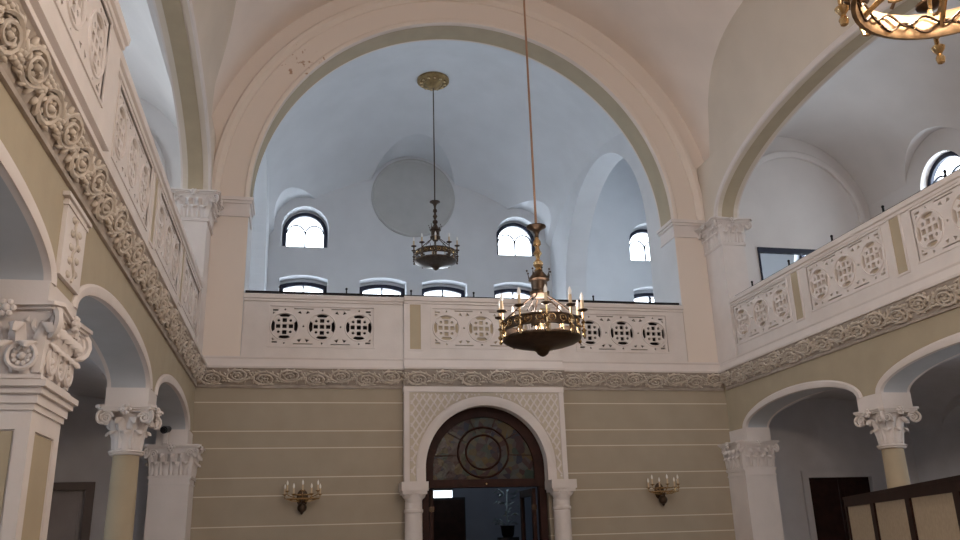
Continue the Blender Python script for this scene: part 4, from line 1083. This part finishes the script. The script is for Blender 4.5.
# ------------------------------------------------------------------ wall sconces
def sconce(x, label):
    z = 2.30; y = YB-0.0
    root = thing('wall_sconce', (x, y, z), label, 'sconce', 'brass wall sconces')
    m = MB(); m.ball((x, y-0.01, z), (0.09, 0.02, 0.14), 12, 8); m.build('backplate', M['bronze'], root, smooth=True)
    m = MB(); m.tube([(x,y-0.02,z-0.05),(x,y-0.12,z-0.12),(x,y-0.2,z-0.10),(x,y-0.22,z-0.04)], 0.016, 8); m.ball((x, y-0.14, z-0.15), 0.075, 14, 10); m.lathe([(0.0,-0.26),(0.02,-0.24),(0.03,-0.22)], 10, (x,y-0.14,z)); m.build('ball_bracket', M['bronze'], root, smooth=True)
    m = MB(); m.tube([(x+0.25*cos(a), y-0.22+0.16*sin(a), z-0.02) for a in [2*pi*i/28 for i in range(29)]], 0.010, 6); m.tube([(x+0.16*cos(a), y-0.22+0.10*sin(a), z+0.04) for a in [2*pi*i/24 for i in range(25)]], 0.008, 6)
    m.build('ring', M['brass'], root, smooth=True)
    for i in range(7):
        a = pi + pi*i/6; r = 0.27
        px, py = x + r*cos(a), y-0.20 + 0.18*sin(a); zz = z + (0.0 if i % 2 == 0 else 0.05)
        m = MB(); m.tube([(x+0.04*cos(a), y-0.2, z-0.06), (x+0.55*r*cos(a), y-0.2+0.09*sin(a), zz-0.05), (px, py, zz-0.01), (px, py, zz+0.04)], 0.008, 6); m.lathe([(0.01,0.03),(0.035,0.045),(0.037,0.052),(0.01,0.055)], 12, (px,py,zz)); arm = m.build('arm', M['brass'], root, smooth=True)
        m = MB(); m.lathe([(0.013,0.05),(0.013,0.13),(0.009,0.135)], 10, (px,py,zz)); m.build('candle_sleeve', M['candle'], arm, smooth=True)
        m = MB(); m.lathe([(0.009,0.133),(0.017,0.155),(0.015,0.18),(0.0,0.215)], 10, (px,py,zz)); m.build('bulb', M['bulb'], arm, smooth=True)
sconce(0.08, 'brass wall sconce with candles on the tan wall left of the doorway')
sconce(6.13, 'brass wall sconce with candles on the tan wall right of the doorway')

# ------------------------------------------------------------------ folding screen, camera
P1, P2 = Vector((5.72, 8.22, 0)), Vector((4.36, 5.0, 0)); D = (P2-P1).normalized(); Nn = Vector((-D.y, D.x, 0))
root = thing('wooden_screen', tuple(P1 + D*2), 'dark wooden screen with beige fabric panels at the lower right', 'screen')
fr = lambda a, b, c: P1 + D*a + Nn*c + Vector((0,0,b))
PW, ST, HT = 1.02, 0.13, 1.895
xs = [0.0]
m = MB(); holes = []; x = 0.07
for i in range(4):
    holes.append(rect(x, x+PW, 0.35, HT-0.085)); x += PW + ST
TL = x - ST + 0.07
m.slab(rect(0, TL, 0.08, HT), holes, fr, -0.03, 0.03); m.fbox(fr, -0.01, TL+0.01, HT-0.01, HT+0.015, -0.035, 0.045)
m.build('frame', M['dark_wood'], root)
x = 0.07
for i in range(4):
    m = MB(); m.fbox(fr, x-0.01, x+PW+0.01, 0.34, HT-0.075, -0.012, 0.012); m.build('fabric_panel', M['fabric'], root); x += PW+ST
for a in (0.05, TL/2, TL-0.05):
    m = MB(); m.fbox(fr, a-0.05, a+0.05, 0, 0.085, -0.28, 0.28); m.build('foot', M['dark_wood'], root)

root = thing('security_camera', (XC-4.84, 13.4, 3.12), 'small black security camera on the capital inside the left corner arch', 'camera')
cx, cy = XC-4.92, 13.30
m = MB(); m.box(cx-0.03, cx+0.03, 13.30, 13.37, 3.09, 3.3); m.build('mount', M['trim'], root)
m = MB(); m.tube([(cx+0.02, 13.36, 3.31), (cx-0.01, 13.14, 3.27)], [0.05, 0.055], 14); m.build('body', M['black'], root, smooth=True)
m = MB(); m.tube([(cx-0.01, 13.145, 3.27), (cx-0.013, 13.12, 3.266)], [0.04, 0.035], 14); m.build('lens', M['iron'], root, smooth=True)

# ------------------------------------------------------------------ light
w = bpy.data.worlds.new('sky'); SC.world = w; w.use_nodes = True
bg = w.node_tree.nodes['Background']; bg.inputs['Color'].default_value = (0.88, 0.93, 1.0, 1); bg.inputs['Strength'].default_value = 7.0
def point(name, loc, e, col, r=0.12):
    d = bpy.data.lights.new(name, 'POINT'); d.energy = e; d.color = col; d.shadow_soft_size = r
    o = bpy.data.objects.new(name, d); COL.objects.link(o); o.location = loc
for i in range(5):
    a = 2*pi*i/5; point('candle_glow_or_uplight', (2.94+0.56*cos(a), 2.74+0.56*sin(a), 4.62), 92, (1.0, 0.80, 0.62), 0.06)
point('candle_glow_or_uplight', (2.92, 9.8, 4.34), 70, (1.0, 0.86, 0.76), 0.3)  # unseen up-light added in the unlit chandelier to brighten the vault
point('vestibule_glow', (3.6, 16.2, 3.3), 14, (0.8, 0.9, 1.0), 0.2)

# ------------------------------------------------------------------ camera
yaw, pitch, roll, f = 0.21638812715008135, 0.3113744410123269, -0.03107286374142493, 835.821
cy_, sy_ = cos(yaw), sin(yaw); cp_, sp_ = cos(pitch), sin(pitch)
F = Vector((sy_*cp_, cy_*cp_, sp_)); R0 = Vector((cy_, -sy_, 0)); Up0 = R0.cross(F)
Rr = R0*cos(roll) + Up0*sin(roll); Uu = -R0*sin(roll) + Up0*cos(roll)
cam = bpy.data.cameras.new('camera'); cam.sensor_width = 36; cam.lens = f/960*36; cam.clip_start = 0.05
co = bpy.data.objects.new('camera', cam); COL.objects.link(co)
co.matrix_world = Matrix(((Rr.x, Uu.x, -F.x, 0), (Rr.y, Uu.y, -F.y, 0), (Rr.z, Uu.z, -F.z, 1.6), (0,0,0,1)))
SC.camera = co
SC.view_settings.view_transform = 'Standard'; SC.view_settings.look = 'None'
SC.view_settings.exposure = -0.05; SC.view_settings.gamma = 1.0; SC.view_settings.use_curve_mapping = False
SC.cycles.use_denoising = True
SC.cycles.max_bounces = 10; SC.cycles.diffuse_bounces = 6; SC.cycles.transparent_max_bounces = 8
SC.cycles.sample_clamp_indirect = 4.0
